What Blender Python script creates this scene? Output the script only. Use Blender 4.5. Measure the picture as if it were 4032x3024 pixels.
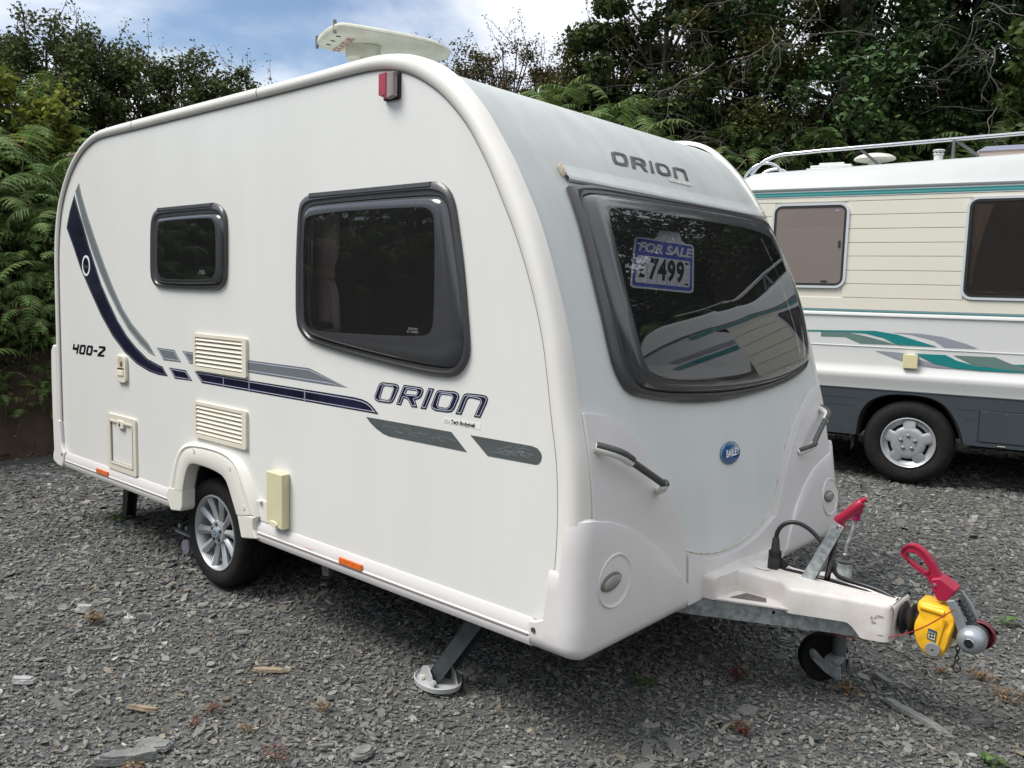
import bpy, bmesh, math, random
import numpy as np
from mathutils import Vector, Matrix, Euler
from mathutils.geometry import tessellate_polygon

for o in list(bpy.data.objects): bpy.data.objects.remove(o)
SC = bpy.context.scene
COL = SC.collection
rad = math.radians

# ------------------------------------------------------------------ camera
CAM = Vector((1.52437869, -2.0869283, 1.51591432))
cd = bpy.data.cameras.new('camera'); cam = bpy.data.objects.new('camera', cd); COL.objects.link(cam)
cam.matrix_world = (Matrix.Translation(CAM) @ Matrix.Rotation(rad(41.28317), 4, 'Z') @ Matrix.Rotation(rad(83.85008), 4, 'X') @ Matrix.Rotation(rad(1.543), 4, 'Z'))
cd.sensor_fit = 'HORIZONTAL'; cd.sensor_width = 36.0; cd.lens = 3324.35/4032*36
cd.clip_start = 0.05; cd.clip_end = 2000
SC.camera = cam

# ------------------------------------------------------------------ sky, sun, exposure
TO_SUN = Vector((-0.38, -0.52, 0.95)).normalized()
W = bpy.data.worlds.new('World'); SC.world = W; W.use_nodes = True
nt = W.node_tree; nt.nodes.clear()
def N(t, **k):
    n = nt.nodes.new(t)
    for a, b in k.items(): setattr(n, a, b)
    return n
out = N('ShaderNodeOutputWorld'); bg = N('ShaderNodeBackground'); nt.links.new(bg.outputs[0], out.inputs[0])
sky = N('ShaderNodeTexSky', sky_type='NISHITA'); sky.sun_disc = False
sky.sun_elevation = math.asin(TO_SUN.z); sky.sun_rotation = math.atan2(TO_SUN.x, TO_SUN.y)
sky.air_density = 1.0; sky.dust_density = 0.6; sky.ozone_density = 1.6
tc = N('ShaderNodeTexCoord')
sep = N('ShaderNodeSeparateXYZ'); nt.links.new(tc.outputs['Generated'], sep.inputs[0])
mx = N('ShaderNodeMath', operation='MAXIMUM'); nt.links.new(sep.outputs['Z'], mx.inputs[0]); mx.inputs[1].default_value = 0.0
ad = N('ShaderNodeMath', operation='ADD'); nt.links.new(mx.outputs[0], ad.inputs[0]); ad.inputs[1].default_value = 0.22
dv = N('ShaderNodeVectorMath', operation='DIVIDE'); nt.links.new(tc.outputs['Generated'], dv.inputs[0])
cb = N('ShaderNodeCombineXYZ')
for i in range(3): nt.links.new(ad.outputs[0], cb.inputs[i])
nt.links.new(cb.outputs[0], dv.inputs[1])
n1 = N('ShaderNodeTexNoise'); n1.inputs['Scale'].default_value = 1.25; n1.inputs['Detail'].default_value = 9; n1.inputs['Roughness'].default_value = 0.52; n1.inputs['Distortion'].default_value = 0.25
nt.links.new(dv.outputs[0], n1.inputs['Vector'])
n2 = N('ShaderNodeTexNoise'); n2.inputs['Scale'].default_value = 0.7; n2.inputs['Detail'].default_value = 3
nt.links.new(dv.outputs[0], n2.inputs['Vector'])
rmp = N('ShaderNodeMapRange'); rmp.inputs[1].default_value = 0.36; rmp.inputs[2].default_value = 0.60; rmp.interpolation_type = 'SMOOTHSTEP'
# the cloud deck thickens away from the clearing in the west
dt = N('ShaderNodeVectorMath', operation='DOT_PRODUCT'); nt.links.new(tc.outputs['Generated'], dt.inputs[0]); dt.inputs[1].default_value = (0.80, 0.60, 0.0)
mr2 = N('ShaderNodeMapRange'); nt.links.new(dt.outputs['Value'], mr2.inputs[0]); mr2.inputs[1].default_value = -0.55; mr2.inputs[2].default_value = 0.15; mr2.inputs[3].default_value = -0.035; mr2.inputs[4].default_value = 0.22
ad2 = N('ShaderNodeMath', operation='ADD'); nt.links.new(n1.outputs['Fac'], ad2.inputs[0]); nt.links.new(mr2.outputs[0], ad2.inputs[1])
nt.links.new(ad2.outputs[0], rmp.inputs[0])
cc = N('ShaderNodeMix', data_type='RGBA'); cc.inputs[6].default_value = (6.2, 6.6, 7.5, 1); cc.inputs[7].default_value = (8.6, 8.8, 9.2, 1)
cr = N('ShaderNodeMapRange'); cr.inputs[1].default_value = 0.40; cr.inputs[2].default_value = 0.62
nt.links.new(n2.outputs['Fac'], cr.inputs[0]); nt.links.new(cr.outputs[0], cc.inputs[0])
mixs = N('ShaderNodeMix', data_type='RGBA'); nt.links.new(rmp.outputs[0], mixs.inputs[0]); nt.links.new(sky.outputs[0], mixs.inputs[6]); nt.links.new(cc.outputs[2], mixs.inputs[7])
nt.links.new(mixs.outputs[2], bg.inputs[0]); bg.inputs[1].default_value = 0.10
sl = bpy.data.lights.new('sun', 'SUN'); sl.energy = 3.1; sl.angle = rad(30); sl.color = (1.0, 0.965, 0.90)
so = bpy.data.objects.new('sun', sl); COL.objects.link(so); so.rotation_euler = TO_SUN.to_track_quat('Z', 'Y').to_euler(); so.location = (0, 0, 20)
SC.view_settings.view_transform = 'Standard'; SC.view_settings.look = 'None'
SC.view_settings.exposure = 0.50; SC.view_settings.gamma = 1.0; SC.view_settings.use_curve_mapping = False

D = {'bw_out':[[-1.417,1.895],[-0.697,1.899],[-0.661,1.895],[-0.622,1.872],[-0.591,1.834],[-0.565,1.729],[-0.535,1.583],[-0.502,1.347],[-0.501,1.3],[-0.522,1.256],[-0.558,1.224],[-0.612,1.212],[-0.773,1.217],[-1.131,1.251],[-1.426,1.288],[-1.491,1.323],[-1.526,1.373],[-1.526,1.579],[-1.515,1.769],[-1.502,1.856],[-1.47,1.883]],'bw_dome':[[-1.405,1.852],[-0.69,1.852],[-0.636,1.838],[-0.612,1.811],[-0.599,1.764],[-0.552,1.529],[-0.523,1.363],[-0.523,1.31],[-0.552,1.26],[-0.597,1.241],[-0.91,1.259],[-1.373,1.308],[-1.431,1.339],[-1.459,1.389],[-1.459,1.578],[-1.453,1.808],[-1.437,1.838]],'sw_out':[[-2.723,1.896],[-2.189,1.897],[-2.161,1.894],[-2.121,1.878],[-2.087,1.851],[-2.073,1.812],[-2.078,1.571],[-2.093,1.528],[-2.128,1.503],[-2.183,1.491],[-2.755,1.493],[-2.804,1.52],[-2.83,1.555],[-2.826,1.705],[-2.818,1.815],[-2.799,1.861],[-2.765,1.887]],'sw_dome':[[-2.696,1.849],[-2.15,1.851],[-2.109,1.835],[-2.083,1.803],[-2.084,1.57],[-2.101,1.541],[-2.143,1.516],[-2.684,1.513],[-2.733,1.535],[-2.752,1.57],[-2.747,1.702],[-2.739,1.802],[-2.725,1.837]],'navy1':[[-3.789,2.024],[-3.74,1.942],[-3.669,1.833],[-3.6,1.719],[-3.531,1.62],[-3.448,1.502],[-3.357,1.407],[-3.252,1.308],[-3.135,1.225],[-3.02,1.165],[-2.894,1.114],[-2.771,1.091],[-2.734,1.087],[-2.676,1.041],[-2.773,1.039],[-2.883,1.049],[-3.024,1.078],[-3.17,1.132],[-3.32,1.215],[-3.458,1.321],[-3.6,1.458],[-3.729,1.592],[-3.826,1.723],[-3.916,1.834],[-3.865,1.926]],'grey1':[[-3.718,2.088],[-3.683,2.01],[-3.606,1.887],[-3.514,1.759],[-3.408,1.62],[-3.305,1.497],[-3.188,1.378],[-3.072,1.295],[-2.959,1.235],[-2.886,1.2],[-2.806,1.135],[-2.879,1.148],[-2.99,1.193],[-3.118,1.26],[-3.235,1.349],[-3.354,1.456],[-3.46,1.565],[-3.568,1.698],[-3.676,1.855],[-3.753,2.0],[-3.773,2.043]],'grey2':[[-2.793,1.182],[-2.601,1.182],[-2.535,1.124],[-2.718,1.121]],'navy2':[[-2.662,1.087],[-2.487,1.087],[-2.423,1.039],[-2.602,1.035]],'grey3':[[-2.521,1.182],[-2.386,1.182],[-1.901,1.18],[-1.44,1.18],[-1.186,1.123],[-1.311,1.121],[-1.902,1.124],[-2.388,1.125],[-2.447,1.124]],'grey4':[[-1.063,1.018],[-0.588,1.02],[-0.509,0.959],[-0.923,0.959],[-0.961,0.965],[-1.005,0.981],[-1.039,0.999]],'grey5':[[-0.494,1.021],[-0.214,1.022],[-0.191,1.018],[-0.175,1.005],[-0.171,0.994],[-0.174,0.978],[-0.185,0.966],[-0.196,0.963],[-0.409,0.96]],'alu':[[-0.629,1.068],[-0.445,1.067],[-0.446,1.046],[-0.63,1.048]],'or_O1':[[-0.964,1.164],[-0.895,1.165],[-0.876,1.162],[-0.871,1.154],[-0.873,1.145],[-0.894,1.108],[-0.907,1.092],[-0.925,1.086],[-0.99,1.085],[-1.009,1.09],[-1.014,1.099],[-1.011,1.11],[-0.991,1.148],[-0.98,1.159]],'or_O1i':[[-0.95,1.151],[-0.91,1.15],[-0.904,1.143],[-0.923,1.105],[-0.936,1.098],[-0.971,1.098],[-0.979,1.104],[-0.961,1.145]],'or_R':[[-0.844,1.165],[-0.749,1.165],[-0.737,1.159],[-0.736,1.151],[-0.744,1.133],[-0.756,1.122],[-0.781,1.114],[-0.767,1.087],[-0.8,1.086],[-0.821,1.112],[-0.834,1.114],[-0.844,1.115],[-0.859,1.086],[-0.886,1.087],[-0.858,1.141]],'or_Ri':[[-0.824,1.148],[-0.776,1.149],[-0.77,1.143],[-0.776,1.134],[-0.827,1.132],[-0.834,1.136]],'or_I':[[-0.709,1.166],[-0.679,1.166],[-0.721,1.086],[-0.751,1.086]],'or_O2':[[-0.65,1.164],[-0.575,1.167],[-0.557,1.162],[-0.551,1.153],[-0.554,1.141],[-0.574,1.105],[-0.587,1.092],[-0.61,1.087],[-0.672,1.086],[-0.691,1.092],[-0.695,1.103],[-0.689,1.115],[-0.673,1.149],[-0.664,1.16]],'or_O2i':[[-0.638,1.149],[-0.593,1.15],[-0.586,1.143],[-0.602,1.112],[-0.615,1.103],[-0.653,1.103],[-0.659,1.11],[-0.647,1.143]],'or_n':[[-0.512,1.166],[-0.446,1.168],[-0.422,1.166],[-0.414,1.157],[-0.417,1.144],[-0.448,1.087],[-0.479,1.087],[-0.449,1.141],[-0.452,1.147],[-0.463,1.149],[-0.494,1.151],[-0.507,1.148],[-0.513,1.14],[-0.539,1.087],[-0.569,1.087],[-0.536,1.151],[-0.527,1.162]],'num_4':[[-3.862,1.138],[-3.841,1.138],[-3.851,1.119],[-3.813,1.117],[-3.798,1.139],[-3.776,1.139],[-3.806,1.08],[-3.827,1.079],[-3.818,1.102],[-3.879,1.102]],'num_0a':[[-3.755,1.139],[-3.698,1.142],[-3.682,1.136],[-3.695,1.101],[-3.71,1.084],[-3.723,1.081],[-3.779,1.082],[-3.785,1.088],[-3.77,1.124]],'num_0ai':[[-3.74,1.128],[-3.707,1.128],[-3.72,1.095],[-3.759,1.093],[-3.755,1.102]],'num_0b':[[-3.654,1.141],[-3.595,1.143],[-3.582,1.138],[-3.595,1.101],[-3.609,1.085],[-3.626,1.083],[-3.674,1.083],[-3.685,1.09],[-3.671,1.125]],'num_0bi':[[-3.642,1.13],[-3.609,1.129],[-3.622,1.097],[-3.66,1.095]],'num_d':[[-3.575,1.12],[-3.523,1.122],[-3.529,1.109],[-3.579,1.108]],'num_2':[[-3.498,1.147],[-3.424,1.149],[-3.411,1.144],[-3.415,1.128],[-3.435,1.12],[-3.483,1.097],[-3.431,1.101],[-3.436,1.088],[-3.527,1.085],[-3.519,1.097],[-3.503,1.107],[-3.445,1.131],[-3.442,1.135],[-3.504,1.135]],'rail_groove':[[-3.983,0.397],[-2.694,0.398],[-0.397,0.398],[-0.178,0.397]],'fw_out':[[0.307,1.912],[1.021,1.922],[2.115,1.939],[2.123,1.868],[2.135,1.764],[2.164,1.634],[2.154,1.484],[2.097,1.301],[2.053,1.211],[1.988,1.174],[1.8,1.137],[1.462,1.11],[1.084,1.1],[0.772,1.115],[0.506,1.15],[0.376,1.176],[0.332,1.194],[0.286,1.267],[0.273,1.372],[0.267,1.477],[0.276,1.588],[0.284,1.739],[0.294,1.843]],'fw_dome':[[0.401,1.881],[0.996,1.896],[2.062,1.916],[2.091,1.818],[2.11,1.716],[2.136,1.605],[2.123,1.465],[2.084,1.301],[2.046,1.23],[1.971,1.189],[1.647,1.142],[1.187,1.129],[0.784,1.148],[0.514,1.174],[0.407,1.198],[0.371,1.238],[0.345,1.339],[0.337,1.527],[0.339,1.692],[0.336,1.801],[0.345,1.848]],'fw_pane':[[0.494,1.822],[1.092,1.831],[1.967,1.838],[1.993,1.747],[2.025,1.648],[2.043,1.529],[2.02,1.393],[1.992,1.259],[1.915,1.218],[1.621,1.177],[1.204,1.17],[0.798,1.185],[0.514,1.213],[0.448,1.246],[0.42,1.311],[0.401,1.464],[0.417,1.632],[0.429,1.763],[0.452,1.805]],'fo_O1':[[0.843,2.109],[0.916,2.112],[0.935,2.105],[0.925,2.087],[0.898,2.061],[0.875,2.05],[0.833,2.047],[0.779,2.048],[0.779,2.064],[0.808,2.099]],'fo_O1i':[[0.84,2.096],[0.885,2.1],[0.896,2.094],[0.879,2.069],[0.858,2.061],[0.815,2.059],[0.812,2.068],[0.829,2.091]],'fo_R':[[0.968,2.109],[1.066,2.112],[1.088,2.104],[1.079,2.089],[1.059,2.077],[1.033,2.075],[1.045,2.048],[1.013,2.047],[1.006,2.073],[0.975,2.072],[0.962,2.068],[0.943,2.048],[0.913,2.048]],'fo_Ri':[[0.991,2.099],[1.038,2.1],[1.048,2.091],[1.03,2.084],[0.989,2.085]],'fo_I':[[1.131,2.112],[1.155,2.113],[1.1,2.05],[1.07,2.049]],'fo_O2':[[1.196,2.112],[1.271,2.115],[1.295,2.105],[1.284,2.084],[1.265,2.062],[1.235,2.054],[1.17,2.05],[1.137,2.059],[1.149,2.078],[1.175,2.105]],'fo_O2i':[[1.207,2.101],[1.25,2.104],[1.265,2.096],[1.248,2.074],[1.23,2.066],[1.186,2.065],[1.18,2.075],[1.198,2.096]],'fo_n':[[1.338,2.109],[1.384,2.116],[1.455,2.117],[1.464,2.106],[1.423,2.056],[1.391,2.055],[1.423,2.095],[1.407,2.102],[1.367,2.102],[1.351,2.096],[1.317,2.054],[1.284,2.054]],'fo_tape':[[1.205,2.042],[1.305,2.043],[1.423,2.046],[1.42,2.03],[1.31,2.029],[1.21,2.028]],'cover_side':[[-0.093,0.377],[-0.089,0.291],[-0.036,0.297],[-0.037,0.374],[0.019,0.418],[0.166,0.418],[0.21,0.369],[0.64,0.45],[0.627,0.318],[0.535,0.306]],'cover_top':[[-0.146,0.34],[0.114,0.507],[0.26,0.471],[0.332,0.475],[0.514,0.456],[0.617,0.417],[0.599,0.421]],'hook':[[0.83,0.35],[0.835,0.316],[0.828,0.272],[0.839,0.263],[0.848,0.284]],'stones':[[-2.434,-0.54],[-2.28,-0.561],[-1.075,-0.952],[-1.093,-0.852],[-1.362,-0.767],[-1.869,-0.987],[-1.176,-0.606],[-1.134,-0.694],[-0.883,-0.337],[-0.953,-0.599],[-0.737,-0.624],[0.453,1.17],[0.294,0.583],[0.092,0.961],[0.8,1.713],[0.92,1.591],[0.667,1.624],[0.995,0.987],[0.747,2.468],[0.711,1.153],[0.523,1.377],[-1.021,-0.961],[-3.778,0.197],[-0.148,0.656]]}

# ------------------------------------------------------------------ materials
MATS = {}
def mat(name, col, rough=0.5, metal=0.0, var=0.0, vscale=6.0, bump=0.0, bscale=60.0, spec=0.5, coat=0.0, island=0.0, col2=None, col3=None, trans=0.0, vdetail=4, stretch=None, hue=0.0):
    if name in MATS: return MATS[name]
    m = bpy.data.materials.new(name); m.use_nodes = True; t = m.node_tree
    b = t.nodes['Principled BSDF']
    b.inputs['Base Color'].default_value = (*col, 1); b.inputs['Roughness'].default_value = rough; b.inputs['Metallic'].default_value = metal
    b.inputs['Specular IOR Level'].default_value = spec; b.inputs['Coat Weight'].default_value = coat; b.inputs['Coat Roughness'].default_value = 0.05
    last = None
    tcn = t.nodes.new('ShaderNodeTexCoord'); vec = tcn.outputs['Object']
    if stretch:
        mp = t.nodes.new('ShaderNodeMapping'); mp.inputs['Scale'].default_value = stretch; t.links.new(vec, mp.inputs[0]); vec = mp.outputs[0]
    if var > 0 or col2:
        n = t.nodes.new('ShaderNodeTexNoise'); n.inputs['Scale'].default_value = vscale; n.inputs['Detail'].default_value = vdetail; n.inputs['Roughness'].default_value = 0.6; t.links.new(vec, n.inputs['Vector'])
        mr = t.nodes.new('ShaderNodeMapRange'); mr.inputs[1].default_value = 0.35; mr.inputs[2].default_value = 0.65; t.links.new(n.outputs['Fac'], mr.inputs[0])
        mi = t.nodes.new('ShaderNodeMix'); mi.data_type = 'RGBA'; t.links.new(mr.outputs[0], mi.inputs[0])
        c2 = col2 if col2 else tuple(c*(1-var) for c in col)
        mi.inputs[6].default_value = (*col, 1); mi.inputs[7].default_value = (*c2, 1); last = mi.outputs[2]
        rr = t.nodes.new('ShaderNodeMapRange'); rr.inputs[3].default_value = max(0, rough-0.06); rr.inputs[4].default_value = min(1, rough+0.10); t.links.new(n.outputs['Fac'], rr.inputs[0]); t.links.new(rr.outputs[0], b.inputs['Roughness'])
    if island > 0:
        g = t.nodes.new('ShaderNodeNewGeometry'); oi = t.nodes.new('ShaderNodeObjectInfo')
        ad = t.nodes.new('ShaderNodeMath'); ad.operation = 'ADD'; t.links.new(g.outputs['Random Per Island'], ad.inputs[0]); t.links.new(oi.outputs['Random'], ad.inputs[1])
        fr = t.nodes.new('ShaderNodeMath'); fr.operation = 'FRACT'; t.links.new(ad.outputs[0], fr.inputs[0])
        if col3:
            cr_ = t.nodes.new('ShaderNodeValToRGB'); t.links.new(fr.outputs[0], cr_.inputs[0])
            el = cr_.color_ramp.elements
            while len(el) > 1: el.remove(el[-1])
            el[0].position = 0.0; el[0].color = (*col3[0][1], 1)
            for p_, c_ in col3[1:]:
                e = el.new(p_); e.color = (*c_, 1)
            base = cr_.outputs[0]
            if last is not None:
                mu = t.nodes.new('ShaderNodeMix'); mu.data_type = 'RGBA'; mu.inputs[0].default_value = 0.5; t.links.new(base, mu.inputs[6]); t.links.new(last, mu.inputs[7]); last = mu.outputs[2]
            else: last = base
        mr = t.nodes.new('ShaderNodeMapRange'); mr.inputs[3].default_value = 1-island; mr.inputs[4].default_value = 1+island
        f2 = t.nodes.new('ShaderNodeMath'); f2.operation = 'MULTIPLY'; f2.inputs[1].default_value = 7.31; t.links.new(fr.outputs[0], f2.inputs[0])
        f3 = t.nodes.new('ShaderNodeMath'); f3.operation = 'FRACT'; t.links.new(f2.outputs[0], f3.inputs[0]); t.links.new(f3.outputs[0], mr.inputs[0])
        hs = t.nodes.new('ShaderNodeHueSaturation'); t.links.new(mr.outputs[0], hs.inputs['Value'])
        if last is not None: t.links.new(last, hs.inputs['Color'])
        else: hs.inputs['Color'].default_value = (*col, 1)
        last = hs.outputs[0]
    if last is not None: t.links.new(last, b.inputs['Base Color'])
    if bump > 0:
        n = t.nodes.new('ShaderNodeTexNoise'); n.inputs['Scale'].default_value = bscale; n.inputs['Detail'].default_value = 4; t.links.new(vec, n.inputs['Vector'])
        bp = t.nodes.new('ShaderNodeBump'); bp.inputs['Strength'].default_value = bump; bp.inputs['Distance'].default_value = 0.01; t.links.new(n.outputs['Fac'], bp.inputs['Height']); t.links.new(bp.outputs[0], b.inputs['Normal'])
    if trans > 0:
        outn = [x for x in t.nodes if x.type == 'OUTPUT_MATERIAL'][0]
        tr = t.nodes.new('ShaderNodeBsdfTranslucent'); ms = t.nodes.new('ShaderNodeMixShader'); ms.inputs[0].default_value = trans
        if last is not None: t.links.new(last, tr.inputs[0])
        else: tr.inputs[0].default_value = (*col, 1)
        t.links.new(b.outputs[0], ms.inputs[1]); t.links.new(tr.outputs[0], ms.inputs[2]); t.links.new(ms.outputs[0], outn.inputs[0])
    MATS[name] = m
    return m
def glass(name, tint, ior=1.5, rough=0.0, body=None, bodyf=0.0):
    if name in MATS: return MATS[name]
    m = bpy.data.materials.new(name); m.use_nodes = True; t = m.node_tree; t.nodes.clear()
    o = t.nodes.new('ShaderNodeOutputMaterial'); tr = t.nodes.new('ShaderNodeBsdfTransparent'); tr.inputs[0].default_value = (*tint, 1)
    gl = t.nodes.new('ShaderNodeBsdfGlossy'); gl.inputs['Roughness'].default_value = rough; gl.inputs[0].default_value = (0.95, 0.97, 1.0, 1)
    f = t.nodes.new('ShaderNodeFresnel'); f.inputs[0].default_value = ior
    ms = t.nodes.new('ShaderNodeMixShader'); t.links.new(f.outputs[0], ms.inputs[0])
    first = tr.outputs[0]
    if body:
        df = t.nodes.new('ShaderNodeBsdfDiffuse'); df.inputs[0].default_value = (*body, 1)
        m2 = t.nodes.new('ShaderNodeMixShader'); m2.inputs[0].default_value = bodyf; t.links.new(tr.outputs[0], m2.inputs[1]); t.links.new(df.outputs[0], m2.inputs[2]); first = m2.outputs[0]
    t.links.new(first, ms.inputs[1]); t.links.new(gl.outputs[0], ms.inputs[2]); t.links.new(ms.outputs[0], o.inputs[0])
    MATS[name] = m
    return m
M_SIDE = mat('painted_side_panel', (.72, .72, .69), .30, var=.04, vscale=2.2, stretch=(1.6, 1, .35), vdetail=8, bump=.02, bscale=9, coat=.25)
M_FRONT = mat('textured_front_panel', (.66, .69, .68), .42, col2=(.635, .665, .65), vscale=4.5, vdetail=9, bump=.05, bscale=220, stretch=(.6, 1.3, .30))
M_TRIM = mat('white_corner_trim', (.74, .72, .67), .32, var=.03, vscale=5, coat=.15)
M_BUMP = mat('moulded_plastic_white', (.70, .68, .67), .38, var=.05, vscale=4, bump=.015, bscale=180)
def add_grime_darkening(m, col, amount):
    """settled grime on the faces that point upwards, also darkening an over-lit top"""
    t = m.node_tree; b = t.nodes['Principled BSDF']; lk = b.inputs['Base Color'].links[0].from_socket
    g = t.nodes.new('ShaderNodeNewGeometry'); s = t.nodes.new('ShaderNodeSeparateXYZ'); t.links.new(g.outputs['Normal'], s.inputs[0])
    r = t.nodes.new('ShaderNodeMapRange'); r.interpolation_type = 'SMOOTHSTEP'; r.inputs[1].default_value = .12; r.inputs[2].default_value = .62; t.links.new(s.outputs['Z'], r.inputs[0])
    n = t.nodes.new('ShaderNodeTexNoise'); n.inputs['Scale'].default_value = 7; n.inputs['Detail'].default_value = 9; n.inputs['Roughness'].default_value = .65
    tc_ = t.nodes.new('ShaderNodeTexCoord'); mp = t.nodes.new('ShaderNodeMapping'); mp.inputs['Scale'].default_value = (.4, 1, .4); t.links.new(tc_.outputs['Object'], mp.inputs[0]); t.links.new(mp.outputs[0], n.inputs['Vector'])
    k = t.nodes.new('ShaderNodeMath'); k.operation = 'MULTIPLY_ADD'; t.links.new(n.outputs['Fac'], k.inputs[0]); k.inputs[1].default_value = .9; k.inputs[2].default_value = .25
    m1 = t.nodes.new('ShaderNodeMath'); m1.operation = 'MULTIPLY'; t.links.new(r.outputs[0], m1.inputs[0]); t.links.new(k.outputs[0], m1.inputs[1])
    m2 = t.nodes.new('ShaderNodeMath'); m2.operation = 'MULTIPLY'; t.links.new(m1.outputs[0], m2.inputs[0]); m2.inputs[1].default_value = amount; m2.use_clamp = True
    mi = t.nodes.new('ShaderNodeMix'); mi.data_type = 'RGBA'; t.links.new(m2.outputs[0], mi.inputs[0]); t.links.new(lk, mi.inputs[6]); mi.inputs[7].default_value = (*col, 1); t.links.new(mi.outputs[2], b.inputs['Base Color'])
add_grime_darkening(M_FRONT, (.28, .31, .29), .75)  # grime that also tones down the brightly lit top of the front wall
M_COVER = mat('grubby_cover_white', (.72, .695, .67), .42, col2=(.63, .585, .54), vscale=13, vdetail=10, bump=.03, bscale=120)
M_SEAM = mat('seam_grey', (.22, .19, .18), .7)
M_GRIME = mat('grimy_sealant', (.42, .40, .34), .8, col2=(.62, .58, .50), vscale=40)
M_RAIL = mat('aluminium_skirt_white', (.62, .605, .60), .30, var=.02, coat=.2)
M_CREAM = mat('cream_plastic', (.71, .67, .56), .42, var=.06, vscale=9)
M_CREAM2 = mat('aged_cream_plastic', (.63, .58, .38), .45, var=.07, vscale=6)
M_ARCH = mat('wheel_arch_plastic', (.68, .665, .60), .42, var=.06, vscale=5)
M_DARK = mat('dark_rubber', (.018, .018, .02), .55, var=.2, vscale=12)
M_FRAME = mat('dotted_window_surround', (.060, .061, .064), .34, var=.45, vscale=260, coat=.15)
M_FRIT = mat('smoked_pane_edge', (.052, .054, .060), .15, var=.15, vscale=160, coat=.5)
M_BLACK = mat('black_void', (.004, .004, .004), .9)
M_INNER = mat('interior_panel_beige', (.20, .16, .12), .8, var=.1)
M_GLASS = glass('smoked_acrylic', (.56, .56, .58), 1.5, body=(.45, .46, .48), bodyf=.022)
M_GLASSF = glass('smoked_acrylic_front', (.76, .76, .78), 1.66, body=(.45, .46, .48), bodyf=.025)
M_NAVY = mat('navy_vinyl', (.006, .006, .018), .28, col2=(.013, .012, .042), vscale=3, coat=.3)
M_NAVYD = mat('navy_vinyl_edge', (.006, .006, .014), .3)
M_GREYV = mat('grey_vinyl', (.17, .19, .205), .35, col2=(.12, .135, .14), vscale=180)
M_GREYD = mat('dark_grey_vinyl', (.085, .098, .098), .45, var=.15, vscale=20)
M_LINE = mat('pale_inline_vinyl', (.45, .48, .58), .4)
M_CRACK = mat('crazed_vinyl_light', (.21, .23, .23), .6)
M_ORANGE = mat('amber_reflector', (.85, .16, .01), .15, var=.35, vscale=90, coat=1)
M_GALV = mat('galvanised_steel', (.34, .38, .39), .42, metal=.65, col2=(.55, .60, .61), vscale=45, vdetail=1, bump=.02)
M_STEEL = mat('dull_steel', (.22, .23, .23), .4, metal=.9, var=.2, vscale=30)
M_CHROME = mat('polished_steel', (.72, .73, .74), .12, metal=1)
M_ALLOY = mat('silver_alloy_paint', (.42, .44, .455), .36, metal=.45, coat=.3)
M_TYRE = mat('tyre_rubber', (.010, .010, .011), .80, spec=.2, col2=(.018, .017, .016), vscale=14, bump=.1, bscale=90)
M_RED = mat('crimson_plastic', (.33, .012, .045), .38, var=.06, vscale=10)
M_REDM = mat('dark_red_disc', (.16, .02, .03), .35, var=.3, vscale=20)
M_YEL = mat('yellow_cover_plastic', (.86, .47, .02), .35, var=.04, vscale=8)
M_SILVER = mat('silver_cast_arm', (.36, .39, .42), .38, metal=.6, var=.08, vscale=15)
M_BLUE = mat('badge_blue', (.012, .09, .26), .12, coat=1)
M_WHITE = mat('print_white', (.75, .77, .80), .5)
M_LENS = glass('clear_lamp_lens', (.55, .56, .54), 1.5, rough=.1, body=(.5, .5, .47), bodyf=.55)
M_REDL = glass('red_lamp_lens', (.8, .12, .15), 1.5, rough=.05, body=(.50, .05, .08), bodyf=.65)
M_CLRL = glass('clear_side_lamp', (.75, .62, .62), 1.5, rough=.08, body=(.42, .34, .33), bodyf=.6)
M_CURT = mat('beige_curtain', (.80, .68, .58), .9, stretch=(1, 1, .2), var=.2, vscale=30)
M_ANT = mat('weathered_antenna_plastic', (.66, .66, .57), .5, col2=(.52, .52, .42), vscale=7, vdetail=6)
M_GRIP = mat('grey_rubber_grip', (.07, .075, .075), .6, var=.2, vscale=60)
M_HATCHF = mat('hatch_frame_cream', (.67, .64, .54), .4, var=.06)

# ------------------------------------------------------------------ mesh helpers
def mesh_obj(name, verts, faces, m, parent=None, smooth=None, bevel=0.0, seg=2):
    me = bpy.data.meshes.new(name); me.from_pydata([tuple(v) for v in verts], [], [tuple(f) for f in faces]); me.validate(); me.update()
    o = bpy.data.objects.new(name, me); COL.objects.link(o); me.materials.append(m)
    fix(me)
    if smooth is not None:
        me.shade_smooth(); me.set_sharp_from_angle(angle=rad(smooth))
    if bevel > 0:
        b = o.modifiers.new('edge', 'BEVEL'); b.width = bevel; b.segments = seg; b.limit_method = 'ANGLE'; b.angle_limit = rad(32)
        if smooth is None: me.shade_smooth(); me.set_sharp_from_angle(angle=rad(50))
        b.harden_normals = True
    if parent is not None: o.parent = parent
    return o
def fix(me):
    bm = bmesh.new(); bm.from_mesh(me); bmesh.ops.recalc_face_normals(bm, faces=bm.faces); bm.to_mesh(me); bm.free()
def empty(name, label, cat, loc=(0, 0, 0), rz=0.0, group=None):
    o = bpy.data.objects.new(name, None); COL.objects.link(o); o.location = loc; o.rotation_euler = (0, 0, rz); o.empty_display_size = .2
    o['label'] = label; o['category'] = cat
    if group: o['group'] = group
    return o
def tag(o, label=None, cat=None, group=None, kind=None):
    if label: o['label'] = label
    if cat: o['category'] = cat
    if group: o['group'] = group
    if kind: o['kind'] = kind
    return o
def part(name, parent):
    o = bpy.data.objects.new(name, None); COL.objects.link(o); o.parent = parent; o.empty_display_size = .1
    return o
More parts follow.
